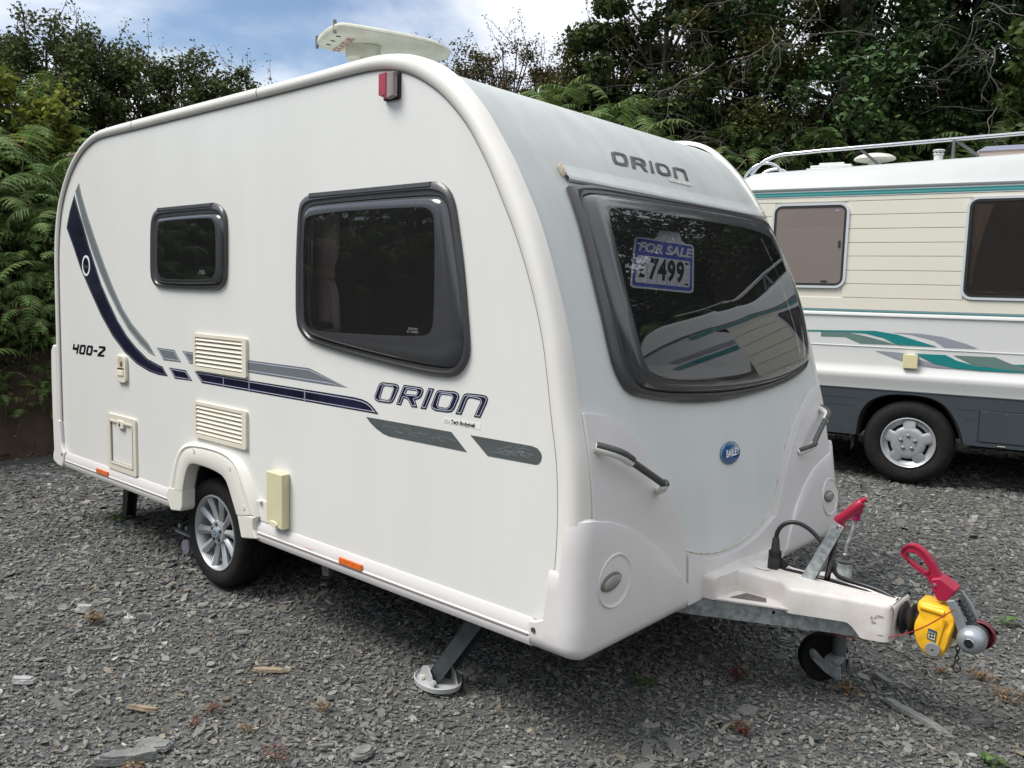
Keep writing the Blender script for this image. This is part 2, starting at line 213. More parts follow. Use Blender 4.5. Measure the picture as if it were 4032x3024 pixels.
class MB:
    """collects shapes into one mesh"""
    def __init__(s): s.v = []; s.f = []
    def add(s, v, f):
        k = len(s.v); s.v += [tuple(x) for x in v]; s.f += [tuple(i+k for i in q) for q in f]; return s
    def box(s, a, b):
        x0, y0, z0 = a; x1, y1, z1 = b
        return s.add([(x0,y0,z0),(x1,y0,z0),(x1,y1,z0),(x0,y1,z0),(x0,y0,z1),(x1,y0,z1),(x1,y1,z1),(x0,y1,z1)],
                     [(0,3,2,1),(4,5,6,7),(0,1,5,4),(1,2,6,5),(2,3,7,6),(3,0,4,7)])
    def tube(s, pts, r, n=10, cap=True):
        pts = [Vector(p) for p in pts]; rs = r if isinstance(r, (list, tuple)) else [r]*len(pts)
        rings = []; up = Vector((0, 0, 1))
        t0 = (pts[1]-pts[0]).normalized()
        if abs(t0.dot(up)) > .9: up = Vector((1, 0, 0))
        nrm = t0.cross(up).normalized()
        for i, p in enumerate(pts):
            if i == 0: t = t0
            elif i == len(pts)-1: t = (pts[i]-pts[i-1]).normalized()
            else: t = ((pts[i+1]-pts[i]).normalized()+(pts[i]-pts[i-1]).normalized()).normalized()
            nrm = (nrm - t*nrm.dot(t)).normalized(); b = t.cross(nrm)
            rings.append([p+(nrm*math.cos(2*math.pi*k/n)+b*math.sin(2*math.pi*k/n))*rs[i] for k in range(n)])
        return s.rings(rings, True, cap, cap)
    def rings(s, rings, closed=True, cap0=False, cap1=False):
        n = len(rings[0]); v = [p for r in rings for p in r]; f = []
        for i in range(len(rings)-1):
            for k in range(n if closed else n-1):
                a = i*n+k; b = i*n+(k+1) % n; f.append((a, b, b+n, a+n))
        if cap0: f.append(tuple(range(n))[::-1])
        if cap1: f.append(tuple(range((len(rings)-1)*n, len(rings)*n)))
        return s.add(v, f)
    def lathe(s, prof, c, axis='Y', n=48):
        rings = []
        for r, h in prof:
            ring = []
            for k in range(n):
                a = 2*math.pi*k/n; u, w = r*math.cos(a), r*math.sin(a)
                ring.append((c[0]+u, c[1]+h, c[2]+w) if axis == 'Y' else (c[0]+u, c[1]+w, c[2]+h) if axis == 'Z' else (c[0]+h, c[1]+u, c[2]+w))
            rings.append(ring)
        return s.rings(rings)
    def prism(s, poly, fn, d0, d1):
        """poly in 2D, fn(u,v,d)->3D, between depths d0 and d1"""
        n = len(poly); v = [fn(u, w, d0) for u, w in poly]+[fn(u, w, d1) for u, w in poly]
        f = [tuple(range(n)), tuple(range(n, 2*n))[::-1]]+[(k, (k+1) % n, (k+1) % n+n, k+n) for k in range(n)]
        return s.add(v, f)
    def build(s, name, m, parent=None, smooth=None, bevel=0.0, seg=2): return mesh_obj(name, s.v, s.f, m, parent, smooth, bevel, seg)
def chaikin(p, it=2, closed=True):
    p = [tuple(q) for q in p]
    for _ in range(it):
        q = []
        n = len(p)
        for i in range(n if closed else n-1):
            a, b = p[i], p[(i+1) % n]
            q.append(tuple(a[j]*.75+b[j]*.25 for j in range(len(a)))); q.append(tuple(a[j]*.25+b[j]*.75 for j in range(len(a))))
        if not closed: q = [p[0]]+q+[p[-1]]
        p = q
    return p
def area(p): return .5*sum(p[i][0]*p[(i+1) % len(p)][1]-p[(i+1) % len(p)][0]*p[i][1] for i in range(len(p)))
def inset(p, d):
    s = 1 if area(p) > 0 else -1; n = len(p); out_ = []
    for i in range(n):
        a = Vector(p[i-1]); b = Vector(p[i]); c = Vector(p[(i+1) % n])
        e1 = (b-a); e2 = (c-b)
        if e1.length < 1e-6 or e2.length < 1e-6: out_.append(tuple(b)); continue
        e1.normalize(); e2.normalize()
        n1 = Vector((-e1.y, e1.x))*s; n2 = Vector((-e2.y, e2.x))*s
        m = n1+n2
        if m.length < 1e-3: m = n1
        m.normalize(); k = max(.45, m.dot(n1)); out_.append(tuple(b+m*(d/k)))
    return out_
def polar(cont, n=120, c=None, smooth=1):
    p = chaikin(cont, smooth) if smooth else cont
    if c is None: c = (sum(q[0] for q in p)/len(p), sum(q[1] for q in p)/len(p))
    P_ = np.array(p); A = P_; B = np.roll(P_, -1, 0); C_ = np.array(c); out_ = []
    for k in range(n):
        th = 2*math.pi*k/n; d = np.array([math.cos(th), math.sin(th)])
        e = B-A; den = d[0]*e[:, 1]-d[1]*e[:, 0]; w = A-C_
        with np.errstate(divide='ignore', invalid='ignore'):
            t = (w[:, 0]*e[:, 1]-w[:, 1]*e[:, 0])/den; u = (w[:, 0]*d[1]-w[:, 1]*d[0])/den
        ok = (u >= -1e-9) & (u <= 1+1e-9) & (t > 0)
        tt = t[ok].max(); out_.append((c[0]+d[0]*tt, c[1]+d[1]*tt))
    return out_
def rrect(x0, z0, x1, z1, r, n=5):
    out_ = []
    for cx, cz, a0 in ((x1-r, z1-r, 0), (x0+r, z1-r, 90), (x0+r, z0+r, 180), (x1-r, z0+r, 270)):
        for k in range(n+1):
            a = rad(a0+90*k/n); out_.append((cx+r*math.cos(a), cz+r*math.sin(a)))
    return out_
def ellipse(cx, cz, a, b, n=32, t=0.0): return [(cx+a*math.cos(2*math.pi*k/n)*math.cos(t)-b*math.sin(2*math.pi*k/n)*math.sin(t), cz+a*math.cos(2*math.pi*k/n)*math.sin(t)+b*math.sin(2*math.pi*k/n)*math.cos(t)) for k in range(n)]
side = lambda x, z, y: (x, y, z)
def plate(name, poly, y0, y1, m, parent, bevel=0.0, holes=None, fn=side):
    if not holes: return MB().prism(poly, fn, y0, y1).build(name, m, parent, bevel=bevel)
    loops = [poly]+list(holes); pts = [p for l in loops for p in l]; n = len(pts)
    tri = tessellate_polygon([[Vector((p[0], p[1], 0)) for p in l] for l in loops])
    v = [fn(u, w, y0) for u, w in pts]+[fn(u, w, y1) for u, w in pts]
    f = [tuple(t) for t in tri]+[tuple(i+n for i in t)[::-1] for t in tri]; k0 = 0
    for l in loops:
        for k in range(len(l)): f.append((k0+k, k0+(k+1) % len(l), k0+(k+1) % len(l)+n, k0+k+n))
        k0 += len(l)
    return mesh_obj(name, v, f, m, parent)
def ring_plate(name, poly, d0, d1, y0, y1, m, parent, fn=side):
    a = inset(poly, d0); b = inset(poly, d1); n = len(a)
    v = [fn(*p, y0) for p in a]+[fn(*p, y0) for p in b]+[fn(*p, y1) for p in a]+[fn(*p, y1) for p in b]; f = []
    for k in range(n):
        j = (k+1) % n; f += [(k, j, n+j, n+k), (2*n+k, 3*n+k, 3*n+j, 2*n+j), (k, 2*n+k, 2*n+j, j), (n+k, n+j, 3*n+j, 3*n+k)]
    return mesh_obj(name, v, f, m, parent)
def text_mesh(name, body, size, m, parent, fn, shear=0.0, bold=0.0, align='CENTER', spacing=1.0, squash=1.0):
    cu = bpy.data.curves.new(name, 'FONT'); cu.body = body; cu.size = size; cu.shear = shear; cu.offset = bold; cu.align_x = align; cu.align_y = 'CENTER'; cu.extrude = 0.0; cu.space_character = spacing; cu.resolution_u = 4
    ob = bpy.data.objects.new(name+'_t', cu); COL.objects.link(ob); bpy.context.view_layer.update()
    me = bpy.data.meshes.new_from_object(ob.evaluated_get(bpy.context.evaluated_depsgraph_get()))
    bpy.data.objects.remove(ob)
    for v in me.vertices: v.co = Vector(fn(v.co.x*squash, v.co.y))
    me.name = name; me.materials.clear(); me.materials.append(m)
    o = bpy.data.objects.new(name, me); COL.objects.link(o); o.parent = parent
    return o
# surface of the caravan's bowed front wall
ZT = [-.5, .34, .5, .767, .837, 1.047, 1.21, 1.445, 1.73, 1.85, 2.05, 2.19, 2.27, 2.34, 2.38]
FN = [0, 0, 0, 0.0, -.003, -.035, -.075, -.132, -.24, -.30, -.435, -.56, -.655, -.81, -1.0]
FF = [0, 0, -.01, -.052, -.066, -.111, -.158, -.234, -.352, -.41, -.526, -.64, -.727, -.843, -1.0]
_z = np.linspace(.3, 2.38, 300); _k = np.exp(-np.linspace(-2, 2, 25)**2); _k /= _k.sum()
def _sm(a):
    r = np.interp(_z, ZT, a); p = np.pad(r, 12, mode='reflect', reflect_type='odd'); return np.convolve(p, _k, 'valid')
_fn, _ff = _sm(FN), _sm(FF)
WB = 2.18
def Fx(y, z):
    a = float(np.interp(z, _z, _fn)); b = float(np.interp(z, _z, _ff)); return a+(b-a)*y/WB
def front(y, z, off=0.0):
    g = (Fx(y, z+.01)-Fx(y, z-.01))/.02; l = math.sqrt(1+g*g)
    return (Fx(y, z)+off/l, y, z-off*g/l)
def drape(name, poly, o0, o1, m, parent, bevel=0.0, dz=.04, smooth=30, dy=None):
    bm = bmesh.new(); vs = [bm.verts.new((0, p[0], p[1])) for p in poly]; bm.faces.new(vs)
    zs = [p[1] for p in poly]; z = math.ceil(min(zs)/dz)*dz
    while z < max(zs):
        bmesh.ops.bisect_plane(bm, geom=bm.verts[:]+bm.edges[:]+bm.faces[:], plane_co=(0, 0, z), plane_no=(0, 0, 1)); z += dz
    bmesh.ops.remove_doubles(bm, verts=bm.verts[:], dist=1e-5)
    r = bmesh.ops.extrude_face_region(bm, geom=bm.faces[:]); top = {e for e in r['geom'] if isinstance(e, bmesh.types.BMVert)}
    for v in bm.verts: v.co = Vector(front(v.co.y, v.co.z, o1 if v in top else o0))
    bmesh.ops.recalc_face_normals(bm, faces=bm.faces)
    me = bpy.data.meshes.new(name); bm.to_mesh(me); bm.free(); me.materials.append(m); me.shade_smooth(); me.set_sharp_from_angle(angle=rad(smooth))
    o = bpy.data.objects.new(name, me); COL.objects.link(o); o.parent = parent
    if bevel > 0:
        b = o.modifiers.new('edge', 'BEVEL'); b.width = bevel; b.segments = 3; b.limit_method = 'ANGLE'; b.angle_limit = rad(40); b.harden_normals = True
    return o

# ================================================================== CARAVAN
CV = empty('caravan', 'white two berth touring caravan with navy and grey side stripes, parked on slate gravel', 'caravan')
SEAM = [(-.109,.50),(-.100,.62),(-.094,.713),(-.094,.835),(-.104,.983),(-.133,1.123),(-.153,1.246),(-.176,1.366),(-.213,1.487),(-.262,1.615),(-.316,1.729),(-.365,1.815),(-.416,1.907),(-.475,1.996),(-.527,2.067),(-.587,2.129),(-.664,2.195),(-.742,2.244),(-.823,2.284),(-.907,2.310),(-.993,2.324),(-1.082,2.329),(-1.3,2.327),(-1.9,2.321),(-2.531,2.317),(-3.008,2.313),(-3.319,2.313),(-3.438,2.309),(-3.536,2.292),(-3.652,2.253),(-3.759,2.194),(-3.858,2.112),(-3.934,2.018),(-3.982,1.932),(-4.018,1.823),(-4.043,1.680),(-4.052,1.5),(-4.056,1.2),(-4.058,.9),(-4.058,.62)]
def resample(p, n=None, step=None):
    P_ = np.array(p, float); d = np.r_[0, np.cumsum(np.linalg.norm(np.diff(P_, axis=0), axis=1))]
    n = n or max(2, int(d[-1]/step)+1); s = np.linspace(0, d[-1], n)
    return [tuple(np.interp(t, d, P_[:, j]) for j in range(P_.shape[1])) for t in s]
SEAM = resample(chaikin(SEAM, 2, False), step=.035)
OUT = [(float(np.interp(z, _z, _fn)), z) for z in np.arange(.40, 2.20, .05)]+[(-.600,2.236),(-.672,2.287),(-.750,2.325),(-.830,2.352),(-.910,2.370),(-.994,2.380),(-1.083,2.385),(-1.271,2.381),(-1.474,2.376),(-2.53,2.371),(-3.2,2.367),(-3.387,2.362),(-3.484,2.350),(-3.61,2.316),(-3.729,2.258),(-3.854,2.169),(-3.944,2.067),(-4.007,1.972),(-4.049,1.88),(-4.072,1.769),(-4.083,1.68),(-4.09,1.5),(-4.094,1.2),(-4.096,.3)]
OUT = resample(chaikin(OUT, 1, False), step=.03)
def out_hit(p, n):
    best = .09
    P_ = np.array(OUT); A = P_[:-1]; E = P_[1:]-A; w = A-np.array(p); den = n[0]*E[:, 1]-n[1]*E[:, 0]
    with np.errstate(divide='ignore', invalid='ignore'):
        t = (w[:, 0]*E[:, 1]-w[:, 1]*E[:, 0])/den; u = (w[:, 0]*n[1]-w[:, 1]*n[0])/den
    ok = (u >= 0) & (u <= 1) & (t > .005) & (t < .3)
    return float(t[ok].min()) if ok.any() else best
TR = []
for i, p in enumerate(SEAM):
    a = SEAM[max(0, i-1)]; b = SEAM[min(len(SEAM)-1, i+1)]; t = Vector((b[0]-a[0], b[1]-a[1])).normalized(); n = Vector((t.y, -t.x))
    TR.append((p, n, out_hit(p, n)))
ws = np.array([t[2] for t in TR]); ws = np.convolve(np.pad(ws, 4, mode='edge'), np.ones(9)/9, 'valid')
TR = [(t[0], t[1], float(w)) for t, w in zip(TR, ws)]
def fshift(x, z):
    return (float(np.interp(z, _z, _ff))-float(np.interp(z, _z, _fn)))*max(0.0, min(1.0, (x+1.25)/.25))
def xsec(st, far, e=0.0):
    (px, pz), n, w = st; r = []
    for k, kn, y in ((0, .000, .004), (0, .002, -.007), (.12, 0, -.013), (.38, 0, -.019), (.66, 0, -.018), (.85, 0, -.010), (.97, 0, .004), (1, .003, .022), (1, .003, .050), (1, -.014, .058)):
        d = w*k+kn+e*(1 if k >= .9 else 0); X = px+n.x*d; Z = pz+n.y*d; Y = y-(e if k < .95 and k > 0 else 0)
        if far: X += fshift(X, Z); Y = WB-Y
        r.append((X, Y, Z))
    return r
tr0 = None
for far in (0, 1):
    o = MB().rings([xsec(s, far) for s in TR], closed=False).build('corner_trim', M_TRIM, CV, smooth=60)
    if not far: tr0 = o
    MB().tube([(p[0]+fshift(*p)*far, WB+.004 if far else -.0035, p[1]) for p, n, w in TR], .0028, 6).build('seam_strip', M_SEAM, o, smooth=60)
    for X in (-1.79, -3.0):
        i = min(range(len(TR)), key=lambda k: abs(TR[k][0][0]-X)+(9 if TR[k][0][1] < 2 else 0)); s = TR[i]
        s2 = ((s[0][0]-.005, s[0][1]), s[1], s[2]); MB().rings([xsec(s, far, .0012), xsec(s2, far, .0012)], closed=False).build('trim_joint', M_SEAM, o)
# near side panel
ARCH_OUT = resample(chaikin([(-2.691,.440),(-2.666,.507),(-2.628,.593),(-2.581,.662),(-2.524,.703),(-2.457,.727),(-2.372,.739),(-2.237,.741),(-2.120,.736),(-2.020,.722),(-1.950,.700),(-1.895,.650),(-1.845,.572),(-1.800,.468)], 2, False), 44)
ARCH_F = resample(chaikin([(-2.584,.472),(-2.545,.600),(-2.500,.672),(-2.440,.710),(-2.350,.726),(-2.225,.732),(-2.110,.730),(-2.030,.716),(-1.975,.692),(-1.930,.630),(-1.870,.548),(-1.835,.478)], 2, False), 44)
ARCH_I = resample(chaikin([(-2.478,.476),(-2.456,.548),(-2.424,.608),(-2.385,.634),(-2.310,.638),(-2.200,.636),(-2.110,.626),(-2.062,.608),(-2.032,.570),(-2.000,.513),(-1.966,.455)], 2, False), 44)
def lerp2(a, b, t): return [tuple(p[j]*(1-t)+q[j]*t for j in range(len(p))) for p, q in zip(a, b)]
BWC = (-1.02, 1.56); SWC = (-2.45, 1.69); FWC = (1.2, 1.5)
bwo = polar(D['bw_out'], 144, BWC); bwd = polar(D['bw_dome'], 144, BWC, 2)
bwp = polar([(-1.405,1.815),(-.735,1.812),(-.68,1.80),(-.655,1.765),(-.652,1.42),(-.665,1.37),(-.71,1.350),(-1.36,1.338),(-1.42,1.36),(-1.436,1.41),(-1.436,1.77)], 144, BWC, 2)
swo = polar(D['sw_out'], 120, SWC); swd = polar(D['sw_dome'], 120, SWC, 2); swp = lerp2(swd, [SWC]*120, .14)
bot = [(-.109, .447)]+[(-1.80, .447)]+[p for p in ARCH_OUT[::-1] if True]+[(-2.70, .447), (-4.03, .447)]
SO = [(p[0]+.003*n.x*-1, p[1]) for p, n, w in TR]
outl = [(-.10, .447), (-.10, .50)]+[(x-.0, z) for x, z in SO[2:-1]]+[(-4.054, .62), (-4.04, .447), (-2.70, .447)]+[(x, z) for x, z in lerp2(ARCH_OUT, ARCH_I, .35)]+[(-1.80, .447)]
body = plate('side_panel', outl, 0.0, .004, M_SIDE, CV, holes=[lerp2(bwd, bwp, .6), lerp2(swd, swp, .5)])
outf = [(x+fshift(x, z), z) for x, z in outl]
plate('side_panel', outf, WB-.004, WB, M_SIDE, CV)
# wrap-around skin: front wall, roof, rear wall
prof = []
for z in np.arange(.36, 2.36, .03): prof.append(('f', float(z)))
skin_r = []
ys = np.linspace(.035, WB-.035, 62)
for k, z in prof: skin_r.append([front(float(y), z, -.008) for y in ys])
for (x, z) in [(-1.0, 2.372)]+[(p[0], p[1]-.010) for p in OUT if p[0] < -1.05 and p[1] > 2.2]+[(p[0]+.010, p[1]) for p in OUT if p[0] < -3.5 and p[1] <= 2.2]:
    skin_r.append([(x, float(y), z) for y in ys])
v = [p for r in skin_r for p in r]; f = []
holeF = lerp2(polar(D['fw_pane'], 100, FWC), [FWC]*100, -.05); hp = np.array(holeF)
def inside(y, z, P_):
    A = P_; B = np.roll(P_, -1, 0); c = ((A[:, 1] > z) != (B[:, 1] > z)) & (y < (B[:, 0]-A[:, 0])*(z-A[:, 1])/(B[:, 1]-A[:, 1]+1e-12)+A[:, 0]); return c.sum() % 2 == 1
for i in range(len(skin_r)-1):
    for k in range(len(ys)-1):
        if i < len(prof)-1 and inside((ys[k]+ys[k+1])/2, prof[i][1]+.015, hp): continue
        a = i*len(ys)+k; f.append((a, a+1, a+1+len(ys), a+len(ys)))
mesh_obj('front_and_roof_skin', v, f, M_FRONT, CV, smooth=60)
# dark underside, wheel housings, inner lining
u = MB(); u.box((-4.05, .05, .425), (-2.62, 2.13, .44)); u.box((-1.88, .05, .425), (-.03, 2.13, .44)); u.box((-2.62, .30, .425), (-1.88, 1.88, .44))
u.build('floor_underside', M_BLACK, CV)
u = MB(); u.box((-4.0, 2.09, .46), (-1.05, 2.10, 2.27)); u.prism([(-1.05, .46), (-.12, .46), (-.18, 1.1), (-.30, 1.5), (-.46, 1.8), (-.75, 2.1), (-1.05, 2.22)], lambda a, b, d: (a, d, b), 2.09, 2.10); u.box((-4.0, .04, 2.27), (-1.05, 2.10, 2.28)); u.box((-2.02, .05, .46), (-2.0, 2.09, 2.27)); u.box((-3.3, .05, .46), (-3.28, 2.09, 2.27)); u.box((-4.0, .05, .46), (-.2, 2.1, .47))
u.build('interior_lining', M_INNER, CV)
MB().prism(chaikin([(-.27, .5), (-.27, 1.12), (-.40, 1.16), (-.95, 1.16), (-.95, .5)], 1), lambda a, b, d: (a, d, b), .1, 2.05).build('front_locker', mat('locker_top', (.22, .19, .16), .7, var=.1), CV)
for far in (0, 1):
    yy = (lambda y: WB-y) if far else (lambda y: y)
    fn = lambda a, b, d: (a, yy(d), b)
    o = MB().rings([[fn(*p, .0) for p in ARCH_OUT], [fn(*p, -.020) for p in lerp2(ARCH_OUT, ARCH_F, .45)], [fn(*p, -.032) for p in lerp2(ARCH_OUT, ARCH_F, .8)], [fn(*p, -.035) for p in ARCH_F],
                    [fn(*p, -.030) for p in lerp2(ARCH_F, ARCH_I, .12)], [fn(*p, -.036) for p in lerp2(ARCH_F, ARCH_I, .25)], [fn(*p, -.038) for p in lerp2(ARCH_F, ARCH_I, .9)], [fn(*p, -.034) for p in ARCH_I], [fn(*p, .04) for p in ARCH_I]], closed=False).build('wheel_arch', M_ARCH, CV, smooth=40)
    for (x, z) in ((-2.35, .70), (-2.02, .665), (-1.90, .50)):
        MB().prism(ellipse(x, z, .012, .012, 14), fn, -.0385, -.03).build('screw_cap', M_ARCH, o)
    MB().prism([(-2.617,.472),(-2.476,.482),(-2.482,.388),(-2.50,.366),(-2.60,.352),(-2.622,.38),(-2.655,.43)], fn, -.036, .04).build('arch_lower_end', M_ARCH, CV, bevel=.008)
    MB().prism([(-1.964,.462),(-1.812,.474),(-1.824,.447),(-1.822,.410),(-1.795,.372),(-1.926,.350)], fn, -.036, .03).build('arch_lower_end', M_ARCH, CV, bevel=.008)
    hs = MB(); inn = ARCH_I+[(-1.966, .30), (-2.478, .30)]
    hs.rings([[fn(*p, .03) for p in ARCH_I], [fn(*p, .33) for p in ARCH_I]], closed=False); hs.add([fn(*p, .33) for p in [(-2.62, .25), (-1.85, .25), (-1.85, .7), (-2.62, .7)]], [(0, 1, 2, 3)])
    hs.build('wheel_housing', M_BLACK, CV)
    # wheel
    wh = part('wheel', CV); C_ = (-2.311, 0, .277)
    pr = [(.186, .062), (.192, .052), (.203, .043), (.222, .037), (.243, .037), (.260, .044), (.270, .054), (.276, .068), (.277, .085), (.277, .094), (.270, .096), (.270, .101), (.277, .103), (.277, .125), (.270, .127), (.270, .132), (.277, .134), (.277, .156), (.270, .158), (.270, .163), (.277, .165), (.276, .190), (.268, .207), (.24, .220), (.19, .212)]
    MB().lathe([(r, h if not far else WB-h) for r, h in pr], C_, n=72).build('tyre', M_TYRE, wh, smooth=45)
    pr = [(.184, .060), (.1925, .052), (.1915, .0445), (.186, .0440), (.182, .049), (.177, .060), (.170, .085), (.166, .12), (.166, .205)]
    rim = MB().lathe([(r, h if not far else WB-h) for r, h in pr], C_, n=72).build('rim', M_ALLOY, wh, smooth=40)
    MB().lathe([(r, h if not far else WB-h) for r, h in [(.001, .128), (.165, .128)]], C_, n=40).build('brake_drum', mat('dark_brake_iron', (.05, .045, .04), .7, metal=.4, var=.3), wh)
    for k in range(10):
        a = rad(36*k+6); ca, sa = math.cos(a), math.sin(a); Y = (lambda y: WB-y) if far else (lambda y: y)
        sec = []
        for r, hw, yf, yb in ((.030, .013, .062, .085), (.075, .0165, .066, .09), (.120, .0205, .061, .09), (.165, .0260, .053, .08), (.182, .0290, .050, .075)):
            ring = []
            for t_, y_ in ((-hw, yf+.012), (-hw*.35, yf+.002), (0, yf-.001), (hw*.35, yf+.002), (hw, yf+.012), (hw*.8, yb), (-hw*.8, yb)):
                ring.append((C_[0]+r*ca-t_*sa, Y(y_), C_[2]+r*sa+t_*ca))
            sec.append(ring)
        MB().rings(sec, True, True, True).build('spoke', M_ALLOY, wh, smooth=25)
    hub = MB().lathe([(r, h if not far else WB-h) for r, h in [(.062, .08), (.060, .062), (.052, .057), (.030, .060), (.028, .050), (.024, .047), (.001, .047)]], C_, n=40).build('hub', M_ALLOY, wh, smooth=40)
    for k in range(5):
        a = rad(72*k+18)
        MB().prism(ellipse(C_[0]+.043*math.cos(a), C_[2]+.043*math.sin(a), .0085, .0085, 12), lambda p, q, d: (p, Y(d), q), .0545, .07).build('bolt_recess', M_BLACK, wh)
    MB().prism(ellipse(C_[0], C_[2], .019, .0125, 24), lambda p, q, d: (p, Y(d), q), .0462, .05).build('hub_badge', M_BLUE, wh)
text_mesh('hub_badge_lettering', 'BAILEY', .0095, M_WHITE, CV, lambda a, b: (-2.311+a, .0458, .277+b), shear=.2)
MB().tube([(-2.311, .12, .277), (-2.311, 2.06, .277)], .03, 10).build('axle', M_BLACK, CV)
# skirt rail
sec = [(.02, .447), (-.004, .447), (-.016, .424), (-.017, .404), (-.022, .400), (-.020, .395), (-.006, .3945), (-.006, .391), (-.020, .389), (-.021, .378), (-.012, .358), (-.004, .353), (.02, .353)]
for far in (0, 1):
    for x0, x1 in ((-4.0, -2.655), (-1.822, -.186)):
        r = MB().rings([[(x, (WB-y if far else y), z) for y, z in sec] for x in (x0, x1)], True, True, True).build('skirt_rail', M_RAIL, CV, smooth=30)
        if not far: MB().box((x0+.01, -.0212, .3905), (x1-.01, -.0052, .3942)).build('rail_groove', M_SEAM, r)
for x0, x1 in ((-3.527, -3.372), (-1.203, -1.056)):
    MB().box((x0, -.026, .400), (x1, -.015, .4265)).build('side_reflector', M_ORANGE, CV, bevel=.003)
MB().prism([(-1.435, .393), (-1.395, .393), (-1.395, .418), (-1.435, .418)], side, -.0180, -.0165).build('warning_sticker', mat('pink_print', (.72, .55, .55), .5), CV)
# windows -----------------------------------------------------------
def window(nm, o_, d_, p_, c, fn, dd, parent, gl):
    w = part(nm, parent); n = len(o_)
    R_ = lambda L, off: [fn(a, b, off) for a, b in L]
    MB().rings([R_(o_, -.002), R_(o_, .010), R_(lerp2(o_, d_, .18), .017), R_(lerp2(o_, d_, .50), .019), R_(lerp2(o_, d_, .62), .013), R_(lerp2(o_, d_, .95), .013), R_(d_, .006)]).build('window_frame', M_FRAME, w, smooth=38)
    MB().rings([R_(d_, .006), R_(lerp2(d_, p_, .10), .020), R_(lerp2(d_, p_, .35), dd-.004), R_(lerp2(d_, p_, .6), dd), R_(p_, dd)]).build('pane_edge', M_FRIT, w, smooth=60)
    g = MB(); rs = [R_(lerp2(p_, [c]*n, t), dd) for t in (0, .2, .4, .6, .8, .97)]
    g.rings(rs, True, False, True); g.build('pane', gl, w, smooth=60)
    return w
sfn = lambda a, b, d: (a, -d, b)
w1 = window('window', bwo, bwd, bwp, BWC, sfn, .034, CV, M_GLASS)
w2 = window('window', swo, swd, swp, SWC, sfn, .030, CV, M_GLASS)
for w_, x0, x1 in ((w1, -1.42, -.70), (w2, -2.725, -2.19)):
    MB().prism([(0, 1.900), (-.020, 1.897), (-.022, 1.880), (-.012, 1.874), (0, 1.874)], lambda a, b, d: (d, a, b), x0, x1).build('gutter', M_FRAME, w_, bevel=.002)
# stay bar, catch and labels behind the panes
for w_, xs in ((w1, -1.40), (w2, -2.70)):
    MB().tube([(xs, -.018, 1.74 if w_ is w1 else 1.72), (xs, -.018, 1.53 if w_ is w1 else 1.62)], .0035, 6).build('stay_rod', M_CHROME, w_)
MB().box((-1.10, -.0335, 1.775), (-1.045, -.032, 1.788)).build('pane_label', M_WHITE, w1)
MB().box((-2.36, -.0295, 1.795), (-2.31, -.028, 1.808)).build('pane_label', mat('dim_label', (.35, .37, .4), .5), w2)
for a, b, w_ in ((-.76, 1.372, w1), (-2.26, 1.575, w2)):
    text_mesh('pane_marking', 'DE22 0432\nE11 10420021', .011, mat('etched_marking', (.28, .28, .30), .5), w_, lambda x, y, a=a, b=b: (a+x, -.0352 if a > -2 else -.0312, b+y))
MB().prism(chaikin([(-1.375, 1.348), (-1.30, 1.350), (-1.305, 1.372), (-1.335, 1.380), (-1.37, 1.378)], 1), side, -.005, .02).build('catch', M_DARK, w1)
# curtain
cv = []; nz = 16
for i in range(nz+1):
    z = 1.335+.49*i/nz; pinch = 1-.22*math.exp(-((z-1.575)/.05)**2); x1 = -1.335-.02*math.sin((z-1.33)*4)
    cv.append([(-1.535+(x1+1.535)*(k/26)*pinch, .085+.012*math.sin(k*1.35+z*1.5), z) for k in range(27)])
MB().rings(cv, closed=False).build('curtain', M_CURT, CV, smooth=80)
MB().prism([(-1.53, 1.555), (-1.36, 1.557), (-1.36, 1.60), (-1.53, 1.603)], side, .066, .070).build('curtain_tieback', mat('curtain_tie', (.55, .40, .33), .9), CV)
for x in (-.46, -.52):
    MB().tube([(x, .06, .9), (x, .06, 1.9)], .012, 6).build('curtain_edge', M_CURT, CV)
MB().prism(rrect(-1.25, 1.10, -.70, 1.72, .08), side, 2.083, 2.089).build('far_window_blind', M_BLACK, CV)
# front window
fwo = polar(D['fw_out'], 168, FWC, 1); fwd = polar(D['fw_dome'], 168, FWC, 2); fwp = polar(D['fw_pane'], 168, FWC, 2)
wf = window('front_window', fwo, fwd, fwp, FWC, lambda a, b, d: front(a, b, d), .040, CV, M_GLASSF)
st = [(y, 1.955+.0105*(y-.32)) for y in np.linspace(.335, 2.12, 24)]
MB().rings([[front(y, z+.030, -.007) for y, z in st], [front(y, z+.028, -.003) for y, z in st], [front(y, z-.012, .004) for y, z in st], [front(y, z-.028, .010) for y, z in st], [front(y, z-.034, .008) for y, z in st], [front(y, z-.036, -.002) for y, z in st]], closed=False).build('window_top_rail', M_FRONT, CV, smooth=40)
for y0 in (.322, 2.132):
    MB().prism([(y0-.004, 1.972), (y0+.002, 1.978), (y0+.005, 1.938), (y0+.001, 1.932), (y0-.004, 1.944)], lambda a, b, d: front(a, b, d), -.006, .016).build('rail_end_bracket', mat('stained_cream', (.52, .46, .36), .6, var=.3, vscale=60), CV, bevel=.003)
